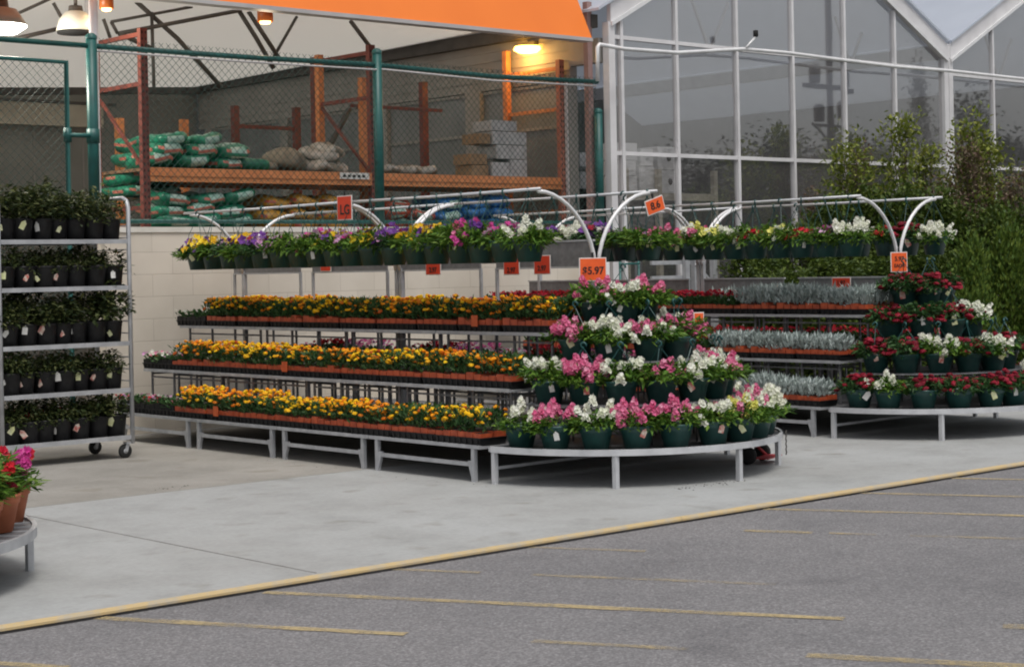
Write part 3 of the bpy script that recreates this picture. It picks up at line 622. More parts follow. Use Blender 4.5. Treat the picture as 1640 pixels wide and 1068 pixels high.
for gi, (xa, xb) in enumerate(gables):
    xm = (xa + xb) / 2; ze = 4.67; zr = ze + (xm - xa) * SL
    mull = [17.08, 18.28, 19.47, 20.65, 21.86] if gi == 0 else [24.46, 25.66, 26.86, 28.06, 29.26]
    for x in (xa, xb):
        m = MB().mat('alu'); m.box(x - 0.055, x + 0.055, -0.05, 0.06, 0, ze + 0.02); m.build('corner_post', gh)
    if gi == 0:
        m = MB().mat('alu'); m.box(16.02, 16.07, -0.04, 0.03, 0.4, ze + 0.05); m.build('mullion', gh)
    for x in mull:
        zt = ze + (xm - abs(x - xm) - xa) * SL - 0.02
        m = MB().mat('alu'); m.box(x - 0.024, x + 0.024, -0.035, 0.03, 0.4, zt); m.build('mullion', gh)
    for z, h in ((3.03, 0.05), (0.45, 0.12)) + (((4.51, 0.05),) if gi == 0 else ((4.46, 0.05),)):
        m = MB().mat('alu'); m.box(xa + 0.056, xb - 0.056, -0.028, 0.024, z - h / 2, z + h / 2); m.build('rail', gh)
    m = MB().mat('concrete'); m.box(xa + 0.056, xb - 0.056, 0, 0.05, 0, 0.388); m.build('base_wall', gh)
    # glazing, one sheet per bay
    xs = [xa + 0.05] + mull + [xb - 0.05]
    for x0, x1 in zip(xs, xs[1:]):
        pts = [(x0, 0.004, 0.42), (x1, 0.004, 0.42), (x1, 0.004, ze + (xm - abs(x1 - xm) - xa) * SL)]
        if x0 < xm < x1: pts.append((xm, 0.004, zr))
        pts.append((x0, 0.004, ze + (xm - abs(x0 - xm) - xa) * SL))
        ta, tb = rng.uniform(-.0016, .0016), rng.uniform(-.003, .003)      # no two panes sit quite flush
        pts = [(p[0], .006 + ta * (p[0] - (x0 + x1) / 2) + tb * (p[2] - 2.5) * .6, p[2]) for p in pts]
        m = MB().mat('glass'); m.add(pts, [tuple(range(len(pts)))]); m.build('glazing', gh)
    for sg in (-1, 1):
        x0 = xa - 0.02 if sg < 0 else xb + 0.02
        # face band of the rafter
        m = MB().mat('alu'); m.prism([(x0, -0.06, ze - 0.02), (xm, -0.06, zr + 0.0), (xm, -0.06, zr + 0.27), (x0, -0.06, ze + 0.25)], (0, 0.07, 0)); m.build('rafter', gh)
        m = MB().mat('white_tube'); m.prism([(x0, -0.085, ze - 0.035), (xm, -0.085, zr - 0.035), (xm, -0.085, zr + 0.02), (x0, -0.085, ze + 0.02)], (0, 0.022, 0)); m.build('rafter_trim', gh)
        e = 0.25 if (gi == 0 and sg < 0) else 0.0
        x0e = x0 - e if sg < 0 else x0
        m = MB().mat('roof_white'); zo = 0.275 - e * SL
        m.prism([(x0e, -0.1, ze + zo), (xm, -0.1, zr + 0.275), (xm, -0.1, zr + 0.31), (x0e, -0.1, ze + zo + 0.035)], (0, 14, 0)); m.build('roof', gh)
    m = MB().mat('dark_wall'); m.prism([(xa - .06, 13.6, 0), (xb + .06, 13.6, 0), (xb + .06, 13.6, ze + .27), (xm, 13.6, zr + .27), (xa - .06, 13.6, ze + .27)], (0, 0.1, 0)); m.build('rear_wall', gh)
    # diagonal braces of the inner truss
    for xc in (xa + 3.25, xb - 0.75):
        m = MB().mat('alu'); m.bar((xc - 0.38, 1.2, 5.4), (xc - 0.03, 1.2, 4.72), 0.035); m.bar((xc + 0.42, 1.2, 5.4), (xc + 0.03, 1.2, 4.72), 0.035); m.build('truss_brace', gh)
m = MB().mat('alu'); m.prism([(23.08, -0.05, 4.9), (23.32, -0.05, 4.9), (23.26, -0.05, 4.7), (23.14, -0.05, 4.7)], (0, 14, 0)); m.build('valley_gutter', gh)
m = MB().mat('grey_panel'); m.box(30.525, 30.60, 0.07, 13.75, 0, 4.99); m.build('side_wall', gh)
m = MB().mat('white_tube')
m.tube([(15.29, 15.5, 3.88), (15.30, 15.5, 4.30), (15.33, 15.5, 4.335), (15.77, 15.5, 4.31), (16.74, 15.5, 4.325), (18.03, 15.5, 4.46), (18.94, 15.5, 4.47), (20.04, 15.5, 4.45), (21.43, 15.5, 4.43), (22.77, 15.5, 4.45), (24.82, 15.5, 4.44), (29, 15.5, 4.43)], 0.026, 8)
tag(m.build('conduit'), 'white sagging conduit pipe running across the greenhouse front', 'pipe')
t = thing('sensor_light', 'small black tipped sensor on the white conduit pipe', 'sensor', (18.06, 15.47, 4.48))
m = MB().mat('white_tube'); m.tube([(0, 0, 0), (0.19, 0, 0.15)], 0.016, 6); m.build('arm', t)
m = MB().mat('dark'); m.lathe([(0.0, 0), (0.035, 0.01), (0.035, 0.09), (0.0, 0.1)], 10, (0.2, 0, 0.15)); m.build('head', t)
# rack with white cartons inside the greenhouse
t = thing('storage_rack', 'cream steel rack holding white cartons behind the glass', 'rack', (0, 0, 0))
for x in (16.30, 16.92, 18.02):
    m = MB().mat('cream_paint'); m.box(x - 0.035, x + 0.035, 16.02, 16.09, 0, 2.86); m.build('upright', t)
for x0, x1 in ((16.34, 16.88), (16.96, 17.98)):
    m = MB().mat('cream_paint'); m.box(x0, x1, 16.02, 16.08, 2.45, 2.545); m.build('beam', t)
    m = MB().mat('dark'); m.box(x0, x1, 16.09, 16.8, 2.51, 2.54); m.build('deck', t)
WB = 'white cartons inside the greenhouse'
for i, (x0, x1, z0, z1) in enumerate(((16.22, 16.60, 2.548, 2.77), (16.22, 16.58, 2.775, 2.97), (16.22, 16.61, 2.975, 3.20), (16.64, 16.92, 2.548, 2.90), (16.66, 16.91, 2.905, 3.13), (17.0, 17.34, 2.548, 2.86), (17.0, 17.32, 2.865, 3.17))):
    carton('carton', 'box_white', x0, x1, 16.12, 16.5, z0, z1, 'white carton stacked on the cream rack behind the greenhouse glass', WB, 'box', i in (6, 5))
for i, (z0, z1) in enumerate(((2.65, 2.88), (2.95, 3.14))):
    carton('carton', 'box_white', 16.5, 16.97, 17.1, 17.6, z0, z1, 'white carton standing in the dark doorway beside the green fence post', 'white cartons in the doorway', 'box', True)
carton('carton', 'dark', 16.45, 17.0, 17.05, 17.65, 2.0, 2.648, 'dark crate under the white cartons in the doorway', None, 'box')

# ---------------------------------------------------------------- tiered display benches
def bench_section_meshes(L):
    """one straight section, length L along +Y, tiers stepping up to the middle line x = 0"""
    H = 1.31
    def shelf(x0, x1, z, t=0.020):
        m = MB().mat('galv_dark'); m.box(x0 + 0.02, x1 - 0.02, 0.012, L - 0.012, z - 0.008, z - 0.002)
        m.mat('galv'); m.box(x0, x0 + 0.02, 0, L, z - t, z + 0.006); m.box(x1 - 0.02, x1, 0, L, z - t, z + 0.006)
        m.box(x0 + 0.02, x1 - 0.02, 0, 0.011, z - t, z); m.box(x0 + 0.02, x1 - 0.02, L - 0.011, L, z - t, z)
        for i in range(1, 4): m.box(x0 + 0.02, x1 - 0.02, L * i / 4 - 0.012, L * i / 4 + 0.012, z - 0.019, z - 0.0085)
        return m
    out = []
    out.append(('lower_shelf', shelf(-H, H, 0.27)))
    for s in (-1, 1):
        out.append(('middle_shelf', shelf(*sorted((s * 1.01, s * 0.62)), 0.675)))
    out.append(('top_shelf', shelf(-0.59, 0.59, 1.085)))
    for s in (-1, 1):
        for y, d in ((0.09, 1), (L - 0.09, -1)):
            m = MB().mat('galv'); x = s * (H - 0.02)
            m.box(x - 0.016, x + 0.016, y - 0.018, y + 0.018, 0, 0.25)
            m.prism([(x - 0.012, y + d * 0.018, 0.155), (x - 0.012, y + d * 0.018, 0.02), (x - 0.012, y + d * 0.033, 0.06), (x - 0.012, y + d * 0.06, 0.135), (x - 0.012, y + d * 0.06, 0.155)], (0.024, 0, 0))
            out.append(('leg', m))
        m = MB().mat('galv'); m.box(s * (H - 0.02) - 0.012, s * (H - 0.02) + 0.012, 0.15, L - 0.15, 0.115, 0.145); out.append(('crossbar', m))
    for sd_, xs in ((-1, (0.94, 0.64)), (1, (0.94, 0.64)), (-1, (0.5,)), (1, (0.5,))):
        m = MB().mat('galv_dark'); tall = len(xs) == 1; top = 1.06 if tall else 0.652
        for y in (0.05, L * 0.36, L * 0.66, L - 0.05):
            for x in xs: m.box(sd_ * x - 0.008, sd_ * x + 0.008, y - 0.010, y + 0.010, 0.2765, top)
            if not tall: m.box(*sorted((sd_ * 0.932, sd_ * 0.648)), y - 0.008, y + 0.008, top - 0.03, top - 0.012)
        for x in xs: m.box(sd_ * x - 0.006, sd_ * x + 0.006, 0.045, L - 0.045, top - 0.06, top - 0.045)
        out.append(('riser_frame', m))
    return [(n, mm.mesh(n)) for n, mm in out]
def half_round_meshes():
    out = []
    lv = [(1.31, 0.27, 'lower_tier'), (0.98, 0.57, 'second_tier'), (0.67, 0.87, 'third_tier'), (0.40, 1.15, 'top_tier')]
    for r, z, n in lv:
        m = MB().mat('galv_dark'); m.lathe([(0, -0.002), (r - 0.02, -0.002), (r - 0.02, -0.01), (0, -0.01)], 36, (0, 0, z), pi, 2 * pi, False)
        e_ = 1.0 if r > 1.2 else 0.3; m.mat('galv_bright' if r > 1.2 else 'galv_dark'); m.lathe([(r - 0.02, -0.03 * e_), (r, -0.034 * e_), (r, 0.012 * e_), (r - 0.02, 0.012 * e_), (r - 0.02, -0.03 * e_)], 40, (0, 0, z), pi, 2 * pi, False)
        m.mat('galv'); m.box(-r, r, 0, 0.02, z - 0.03 * e_, z + 0.004)
        for i in range(1, 8): m.bar((0, -0.02, z - 0.018), (cos(pi + pi * i / 8) * (r - 0.03), sin(pi + pi * i / 8) * (r - 0.03), z - 0.018), 0.012, 0.014)
        out.append((n, m))
    for a in (180.8, 225, 270, 318, 358.5):
        x, y = 1.285 * cos(R(a)), 1.285 * sin(R(a)); m = MB().mat('galv_bright'); m.box(x - 0.018, x + 0.018, y - 0.018, y + 0.018, 0, 0.236); out.append(('leg', m))
    m = MB().mat('galv'); m.bar((-1.27, -0.03, 0.12), (-0.4, 0.0, 0.12), 0.022); m.bar((1.27, -0.03, 0.12), (0.4, 0.0, 0.12), 0.022); m.bar((-0.4, 0.0, 0.12), (0.4, 0.0, 0.12), 0.022); out.append(('crossbar', m))
    for i, (r, z) in enumerate(((0.93, 0.535), (0.62, 0.835), (0.35, 1.115))):
        m = MB().mat('galv_dark'); m.tube([(r * cos(R(a)), r * sin(R(a)), z) for a in range(188, 353, 6)], 0.008, 6)
        for a in range(194, 350, 24): m.tube([(r * cos(R(a)), r * sin(R(a)), 0.27), (r * cos(R(a)), r * sin(R(a)), z)], 0.008, 6)
        out.append(('riser_frame', m))
    return [(n, mm.mesh(n)) for n, mm in out]
SEC = [(10.0, 1.37), (11.38, 1.30), (12.69, 1.37), (14.07, 1.37)]
sec_a, sec_b = bench_section_meshes(1.37), bench_section_meshes(1.30)
hr = half_round_meshes()
def frame_meshes(L):
    """rail frame that carries the hanging baskets: a forked post at each end, two long rails"""
    out = []
    for y in (0, L):
        m = MB().mat('galv'); m.box(-0.02, 0.02, y - 0.02, y + 0.02, 0.27, 1.62); out.append(('post', m))
        for s in (-1, 1):
            m = MB().mat('white_tube'); pts = []
            for i in range(11):
                u = i / 10; a = u * pi / 2
                pts.append((s * (0.02 + 0.60 * (1 - cos(a)) ** 0.85), y, 1.60 + 0.59 * sin(a) ** 0.95))
            m.tube(pts, 0.0165, 8); out.append(('arm', m))
    for s in (-1, 1):
        m = MB().mat('galv_bright'); m.tube([(s * 0.65, -0.06, 2.205), (s * 0.65, L * 0.5, 2.20), (s * 0.65, L + 0.06, 2.205)], 0.0125, 8); out.append(('rail', m))
    return [(n, mm.mesh(n)) for n, mm in out]
fr = frame_meshes(2.52)
def board_meshes():
    out = []
    for y in (0.03, 1.2):
        m = MB().mat('galv'); m.box(-0.011, 0.011, y - 0.012, y + 0.012, 1.09, 1.60); out.append(('stand', m))
    m = MB().mat('board'); m.box(-0.008, 0.008, 0.03, 1.2, 1.60, 1.80); m.mat('galv'); m.box(-0.014, 0.014, 0.015, 1.215, 1.80, 1.815); m.box(-0.012, 0.012, 0.043, 1.187, 1.588, 1.599); out.append(('panel', m))
    return [(n, mm.mesh(n)) for n, mm in out]
bm_ = board_meshes()
first = {}
def instance(kind, parts, name, label, cat, loc, group, rz=0):
    if kind not in first:
        t = thing(name, label, cat, loc, rz, group)
        for n, me in parts: put(n, me, t)
        first[kind] = t; return t
    return dup(first[kind], loc, rz, label, group)
BEN = {'near': (9.86, 0.0), 'far': (14.04, 0.12)}
for b, (bx, by) in BEN.items():
    who = 'with marigolds' if b == 'near' else 'with silver foliage'
    for i, (y0, L) in enumerate(SEC):
        instance('sec%.2f' % L, sec_a if L > 1.35 else sec_b, 'display_bench', 'galvanised stepped bench section %s, %s from the kerb end' % (who, ORD[i]), 'bench', (bx, y0 + by, 0), 'bench sections ' + who)
    instance('hr', hr, 'half_round_bench', 'half round tiered bench stacked with ' + ('pink and white potted flowers' if b == 'near' else 'crimson and white potted flowers'), 'bench', (bx, 9.88 + by, 0), 'half round benches')
    for i, y0 in enumerate((10.05, 12.63)):
        instance('fr', fr, 'basket_frame', '%s forked white rail frame holding baskets over the bench %s' % (('kerb side', 'wall side')[i], who), 'rail frame', (bx, y0 + by, 0), 'hanging basket frames')
    for i, (y0, L) in enumerate(SEC):
        if i < 4: instance('bd', bm_, 'sign_stand', 'grey sign panel stand on the bench %s, %s from the kerb' % (who, ORD[i]), 'sign stand', (bx, y0 + by + 0.06, 0 if b == 'near' else -0.37), 'sign stands on the benches')

# ---------------------------------------------------------------- trays of bedding plants
TL, TW = 0.53, 0.27
def tray_mesh():
    m = MB().mat('black_plastic'); z = 0.052
    m.add([(-TW / 2 + .01, -TL / 2 + .01, 0.003), (TW / 2 - .01, -TL / 2 + .01, 0.003), (TW / 2 - .01, TL / 2 - .01, 0.003), (-TW / 2 + .01, TL / 2 - .01, 0.003),
           (-TW / 2, -TL / 2, z), (TW / 2, -TL / 2, z), (TW / 2, TL / 2, z), (-TW / 2, TL / 2, z)], [(3, 2, 1, 0), (0, 1, 5, 4), (1, 2, 6, 5), (2, 3, 7, 6), (3, 0, 4, 7), (4, 5, 6, 7)])
    m.box(-TW / 2 - 0.006, TW / 2 + 0.006, -TL / 2 - 0.006, TL / 2 + 0.006, z, z + 0.006)
    for i in range(8):
        y = -TL / 2 + TL * (i + 0.5) / 8
        for s in (-1, 1): m.box(*sorted((s * (TW / 2 - 0.004), s * (TW / 2 + 0.004))), y - 0.008, y + 0.008, 0.004, z)
    return m.mesh('tray')
def packs_mesh(mat_, seed):
    rg = random.Random(seed); m = MB()
    for i in range(6):
        for j in range(2):
            m.mat(mat_)
            x0 = -TW / 2 + j * TW / 2 + 0.005; y0 = -TL / 2 + i * TL / 6 + 0.004; h = 0.097 + rg.choice((0, 0, 0, 0, 0.014)) + rg.uniform(-0.008, 0.006)
            x1, y1 = x0 + TW / 2 - 0.010, y0 + TL / 6 - 0.008
            m.box(x0, x1, y0, y1, 0.0585, h); m.mat('soil').box(x0 + .008, x1 - .008, y0 + .008, y1 - .008, h, h + 0.003)
    return m.mesh('cell_packs')
def foliage_tray(mat_, seed, n, h0, h1, Lf=0.05, Wf=0.022, upw=0.5, sprd=0.03):
    rg = random.Random(seed); m = MB().mat(mat_)
    for k in range(n):
        i, j = rg.randrange(6), rg.randrange(3)
        cx = -TW / 2 + (j + 0.5) * TW / 3; cy = -TL / 2 + (i + 0.5) * TL / 6
        a = rg.uniform(0, 2 * pi); rr = abs(rg.gauss(0, sprd)); z = h0 + (h1 - h0) * rg.random() ** 0.8
        p = (cx + rr * cos(a), cy + rr * sin(a), z - 0.02)
        d = (cos(a) * (1 - upw) * 1.6 + rg.gauss(0, .3), sin(a) * (1 - upw) * 1.6 + rg.gauss(0, .3), upw + rg.uniform(-.3, .5))
        m.leaf(p, d, (rg.gauss(0, .3), rg.gauss(0, .3), 1), Lf * rg.uniform(0.6, 1.25), Wf * rg.uniform(0.7, 1.3))
    return m.mesh('foliage')
def pompom(m, c, r, rg):
    """a marigold head: ruffled dome, one island so it takes one colour"""
    n = 9; vs = []; fs = []; prof = [(0.35, -0.45), (1.0, -0.1), (0.9, 0.28), (0.52, 0.55)]
    tx, ty = rg.gauss(0, .22), rg.gauss(0, .22)
    for q, (pr, pz) in enumerate(prof):
        for j in range(n):
            a = 2 * pi * j / n + q * 0.3; k = r * pr * (1 + rg.uniform(-.14, .14))
            z = pz * r + r * rg.uniform(-.08, .08)
            vs.append((c[0] + k * cos(a) + z * tx, c[1] + k * sin(a) + z * ty, c[2] + z - (cos(a) * tx + sin(a) * ty) * k))
    vs.append((c[0] + .6 * r * tx, c[1] + .6 * r * ty, c[2] + 0.58 * r)); t = len(vs) - 1
    for q in range(len(prof) - 1):
        for j in range(n): fs.append((q * n + j, q * n + (j + 1) % n, (q + 1) * n + (j + 1) % n, (q + 1) * n + j))
    fs += [(3 * n + j, 3 * n + (j + 1) % n, t) for j in range(n)]
    m.add(vs, fs)
def floret(m, c, d, r, rg, petals=5):
    """small open flower facing d"""
    d = Vector(d).normalized(); a = d.cross(Vector((0.1, 0.2, 1))).normalized(); b = d.cross(a); c = Vector(c)
    vs = [c - d * r * 0.3]; fs = []
    for i in range(petals):
        t = 2 * pi * i / petals + rg.uniform(-.2, .2); e = 0.62
        for k, rr in ((t - e, 0.75), (t, 1.0), (t + e, 0.75)):
            vs.append(c + (a * cos(k) + b * sin(k)) * r * rr + d * r * rg.uniform(-.05, .3))
        q = 1 + 3 * i; fs.append((0, q, q + 1, q + 2))
    m.add(vs, fs)
def heads_tray(mats, seed, n, z0, z1, r, kind='pom'):
    rg = random.Random(seed); m = MB()
    for k in range(n):
        m.mat(P[rg.choice(mats)])
        c = (rg.uniform(-TW / 2 - .012, TW / 2 + .012), rg.uniform(-TL / 2, TL / 2), z0 + (z1 - z0) * rg.random() ** 0.7)
        if kind == 'pom': pompom(m, c, r * rg.uniform(0.75, 1.2), rg)
        else: floret(m, c, (rg.gauss(0, .5) - 0.3, rg.gauss(0, .5) - 0.3, 1), r * rg.uniform(0.8, 1.2), rg)
    return m.mesh('flowers')
TRAY = tray_mesh(); PK = {'orange': [packs_mesh('rim_orange', s) for s in range(2)], 'black': [packs_mesh('black_plastic', 9)]}
FOL = {'mari': [foliage_tray('leaf_mari', s, 640, 0.09, 0.225, 0.055, 0.020, 0.6) for s in range(3)],
       'low': [foliage_tray('leaf_mari', s + 20, 380, 0.08, 0.14, 0.045, 0.028) for s in range(2)],
       'silver': [foliage_tray('leaf_silver', s + 40, 620, 0.09, 0.22, 0.075, 0.020, 0.75) for s in range(3)]}
FLW = {'yellow': [heads_tray(['mari_yellow', 'mari_yellow', 'mari_mix', 'mari_mix'], s, 84, 0.135, 0.25, 0.019) for s in range(2)],
       'orange': [heads_tray(['mari_orange', 'mari_orange', 'mari_mix'], s + 5, 84, 0.135, 0.25, 0.020) for s in range(2)],
       'mixed yellow and orange': [heads_tray(['mari_yellow', 'mari_orange', 'mari_mix'], s + 10, 84, 0.135, 0.25, 0.019) for s in range(2)],
       'red': [heads_tray(['red', 'red', 'crimson'], s + 15, 70, 0.15, 0.215, 0.022, 'f') for s in range(2)],
       'pink': [heads_tray(['pink', 'magenta', 'pink', 'violet'], s + 20, 70, 0.15, 0.215, 0.022, 'f') for s in range(2)],
       'white and pink': [heads_tray(['white', 'white', 'pink', 'violet', 'red'], s + 25, 46, 0.11, 0.165, 0.02, 'f') for s in range(2)],
       'small white': [heads_tray(['white'], s + 30, 10, 0.11, 0.15, 0.018, 'f') for s in range(1)]}
lb = MB().mat('rim_label'); lb.box(-TW / 2 - 0.016, -TW / 2 - 0.012, -0.04, 0.04, 0.045, 0.135); LBL = lb.mesh('plant_label')
rng = random.Random(21); tray_count = {}
def tray(kind, flower, loc, place, bench, lab=False):
    noun = {'mari': '%s marigolds' % flower, 'silver': 'silvery foliage plants', 'red': 'red bedding flowers', 'pink': 'pink bedding flowers', 'white': 'white and pink bedding flowers', 'green': 'small green seedlings'}[kind]
    key = (bench, place, noun); tray_count[key] = tray_count.get(key, 0) + 1
    label = 'tray of %s, %s from kerb, %s bench %s' % (noun, ORD[tray_count[key] - 1], bench, place)
    t = thing('flower_tray', label, 'plant tray', loc, rng.choice((0, pi)) + rng.uniform(-0.03, 0.03), 'trays of bedding plants on the %s bench' % bench)
    black = kind in ('white', 'green')
    put('tray', TRAY, t); put('cell_packs', rng.choice(PK['black' if black else 'orange']), t)
    fo = 'silver' if kind == 'silver' else ('mari' if kind in ('mari',) else 'low')
    o = put('foliage', rng.choice(FOL[fo]), t); o.scale = (1, 1, rng.uniform(0.98, 1.2) * (1.25 if kind in ('red', 'pink') else 1))
    fl = {'mari': flower, 'red': 'red', 'pink': 'pink', 'white': 'white and pink', 'green': 'small white'}.get(kind)
    if fl: o = put('blossoms', rng.choice(FLW[fl]), t); o.scale = (1, 1, rng.uniform(0.98, 1.16))
    if lab:
        o = put('plant_label', LBL, t); o.location.y = rng.uniform(-.15, .15)
        if abs(t.rotation_euler.z) > 1.5: o.rotation_euler.z = pi; o.location.y *= -1
MARI = ['mixed yellow and orange', 'yellow', 'mixed yellow and orange', 'orange']
bx = 9.86
for i in range(10):
    y = 10.28 + 0.55 * i; j = lambda: rng.uniform(-0.008, 0.008)
    k = 'mari'
    tray('white' if i >= 8 else 'mari', MARI[(i * 7 + 1) % 4], (bx - 1.155 + j(), y, 0.272), 'lower shelf', 'near', i == 6)
    tray('white' if i >= 9 else 'mari', MARI[(i * 5 + 3) % 4] if i != 1 else 'orange', (bx - 0.84 + j(), y, 0.677), 'middle shelf', 'near', i == 5)
    tray('green' if i >= 9 else 'mari', 'orange' if i in (1,) else MARI[(i * 3 + 2) % 4], (bx - 0.45 + j(), y, 1.087), 'top shelf front row', 'near', i == 1)
    tray('mari', MARI[(i * 3) % 4], (bx - 0.165 + j(), y, 1.087), 'top shelf second row', 'near')
    tray('pink' if i < 4 else ('red' if i < 7 else 'mari'), MARI[i % 4], (bx + 0.165 + j(), y, 1.087), 'top shelf third row', 'near')
    tray('pink' if i < 4 else 'red', '', (bx + 0.45 + j(), y, 1.087), 'top shelf back row', 'near')
    tray(('white', 'pink', 'red')[i % 3], '', (bx + 0.82 + j(), y, 0.677), 'rear middle shelf', 'near')
bx = 14.04
for i in range(10):
    y = 10.40 + 0.55 * i
    if i < 7: tray('silver' if i < 4 else 'red', '', (bx - 1.155 + j(), y, 0.272), 'lower shelf', 'far')
    if i < 8: tray('silver' if i < 3 else 'red', '', (bx - 0.84 + j(), y, 0.677), 'middle shelf', 'far')
    tray('silver' if i < 3 else 'red', '', (bx - 0.45 + j(), y, 1.087), 'top shelf front row', 'far')
    tray('silver' if i < 4 else 'red', '', (bx - 0.165 + j(), y, 1.087), 'top shelf second row', 'far')
    if i < 8: tray('red', '', (bx + 0.82 + j(), y, 0.677), 'rear middle shelf', 'far')

# ---------------------------------------------------------------- pots and hanging baskets
def pot_mesh(matn='pot_green', r0=0.082, r1=0.122, h=0.17):
    m = MB().mat(matn)
    m.lathe([(0, 0), (r0, 0), (r0 + (r1 - r0) * .72, h * .74), (r1 * .965, h * .76), (r1 * .965, h * .82), (r1 * .985, h * .84), (r1 * .985, h * .9), (r1 * 1.02, h * .92), (r1 * 1.02, h), (r1 * .96, h), (r1 * .93, h * .9)], 22)
    m.mat('soil').lathe([(r1 * .935, h * .9), (0, h * .92)], 22)
    return m.mesh('pot')
def foliage_pot(mat_, seed, n=640, r=0.175, h=0.125, z=0.135, Lf=0.062, Wf=0.021, droop=0.45):
    rg = random.Random(seed); m = MB().mat(mat_)
    stems = [(rg.uniform(0, 2 * pi), r * math.sqrt(rg.random())) for _ in range(16)]
    for k in range(n):
        a, q = stems[k % 16]; a += rg.gauss(0, .3); q = max(0, q + rg.gauss(0, .02)); t = rg.random() ** 0.7
        hh = h * (1 - 0.55 * (q / r) ** 2)
        p = (q * cos(a) * (0.8 + .35 * t), q * sin(a) * (0.8 + .35 * t), z + hh * t)
        m.leaf(p, (cos(a) + rg.gauss(0, .6), sin(a) + rg.gauss(0, .6), rg.uniform(-droop - .25, 0.9)), (rg.gauss(0, .4), rg.gauss(0, .4), 1), Lf * rg.uniform(.55, 1.25), Wf * rg.uniform(.7, 1.35))
    return m.mesh('foliage')
def spikes(mats, seed, n=11, r=0.16, z=0.232, hs=0.055, fr_=0.0255):
    """loose clusters of florets, most upright, a few leaning over the rim"""
    rg = random.Random(seed); m = MB()
    for k in range(n):
        m.mat(P[mats[k % len(mats)]]); a = rg.uniform(0, 2 * pi); q = r * math.sqrt(rg.random()); h = hs * rg.uniform(.6, 1.35)
        bx_, by_ = q * cos(a), q * sin(a); bz = z + 0.07 * (1 - (q / r) ** 2) + rg.uniform(-.05, .02); lean = q / r * rg.uniform(.3, .9)
        if rg.random() < .16: bx_ *= 1.15; by_ *= 1.15; bz = z - rg.uniform(.03, .09); lean = .9
        lx, ly = cos(a) * lean, sin(a) * lean; nf = rg.randint(9, 15)
        for i in range(nf):
            t = i / nf; b = i * 2.4; d = (cos(b), sin(b), 0.5); w_ = fr_ * (1.1 - 0.45 * t)
            floret(m, (bx_ + lx * h * t + cos(b) * w_ * .7, by_ + ly * h * t + sin(b) * w_ * .7, bz + h * t), d, w_ * rg.uniform(.8, 1.2), rg)
    return m.mesh('flowers')
def blooms(mats, seed, n=16, r=0.165, z=0.205, h=0.11, fr_=0.026, pom=False):
    rg = random.Random(seed); m = MB()
    for k in range(n):
        m.mat(P[mats[k % len(mats)]]); a = rg.uniform(0, 2 * pi); q = r * math.sqrt(rg.random()); t = 1 - (q / r) ** 2
        c = (q * cos(a) * 1.05, q * sin(a) * 1.05, z + h * t * rg.uniform(.6, 1) + rg.uniform(-.02, .03))
        if pom: pompom(m, c, fr_ * rg.uniform(.8, 1.2), rg)
        else: floret(m, c, (cos(a) * .8 * q / r + rg.gauss(0, .3) - .3, sin(a) * .8 * q / r + rg.gauss(0, .3) - .3, .8), fr_ * rg.uniform(.8, 1.2), rg)
    return m.mesh('flowers')
POT = pot_mesh('pot_green', 0.088, 0.13, 0.172); POTT = pot_mesh('terracotta', 0.078, 0.122, 0.20); POTB = pot_mesh('black_plastic', 0.078, 0.097, 0.195)
PF = [foliage_pot('leaf', s) for s in range(4)] 
PFD = [foliage_pot('leaf_mari', s + 60, 560, 0.17, 0.14) for s in range(3)]
PFO = [foliage_pot('leaf', s + 180, 420, 0.14, 0.19, 0.19, 0.08, 0.022, 0.05) for s in range(2)]
PFT = [foliage_pot('leaf', s + 80, 640, 0.175, 0.15, 0.12, 0.07, 0.022, 0.6) for s in range(3)]
CF = [foliage_pot('leaf_dark', s + 100, 230 + 45 * s, 0.12, 0.24, 0.16, 0.05, 0.024) for s in range(5)]
FS = {'white': [spikes(['white'], s, 10 + 4 * s) for s in range(4)], 'pink': [spikes(['pink'], s + 10, 9 + 4 * s) for s in range(4)],
      'pink and white': [spikes(['pink', 'white'], s + 20, 18) for s in range(2)], 'yellow and pink': [spikes(['lemon', 'pink', 'lemon', 'white'], s + 30, 18) for s in range(2)],
      'crimson': [blooms(['crimson'], s + 40, 32, 0.19, 0.17, 0.155, 0.029, True) for s in range(3)],
      'yellow pansy': [blooms(['yellow', 'yellow', 'purple'], s + 50, 22, 0.17, 0.19, 0.13, 0.042) for s in range(2)],
      'purple': [blooms(['purple', 'violet', 'purple', 'crimson'], s + 60, 24, fr_=0.040) for s in range(2)],
      'lilac pink': [blooms(['violet', 'magenta', 'violet'], s + 70, 16, fr_=0.040) for s in range(2)],
      'magenta': [spikes(['magenta', 'magenta', 'purple'], s + 80, 10) for s in range(2)],
      'red': [blooms(['red', 'crimson'], s + 90, 20, 0.16, 0.19, 0.12, 0.034) for s in range(2)],
      'cerise and red': [spikes(['magenta', 'red', 'magenta', 'red'], s + 95, 9, 0.14, 0.25, 0.05, 0.026) for s in range(2)],
      'lemon': [blooms(['lemon', 'white'], s + 100, 22, fr_=0.036) for s in range(2)]}
def hanger_mesh(h):
    m = MB().mat('hanger')
    for i in range(3):
        a = 2 * pi * i / 3 + 0.5; m.tube([(0.122 * cos(a), 0.122 * sin(a), 0.165), (0.10 * cos(a), 0.10 * sin(a), 0.17 + h * .45), (0.012 * cos(a), 0.012 * sin(a), 0.17 + h * .88)], 0.003, 5)
    m.tube([(0, 0, 0.17 + h * .86), (0, 0, 0.17 + h * .93), (0.016, 0, 0.17 + h * .97), (0.014, 0, 0.17 + h + .012), (-0.004, 0, 0.17 + h + .022), (-0.022, 0, 0.17 + h + .008), (-0.024, 0, 0.17 + h * .96)], 0.0085, 6)
    return m.mesh('hanger')
HNG = hanger_mesh(0.385); HNS = hanger_mesh(0.27)
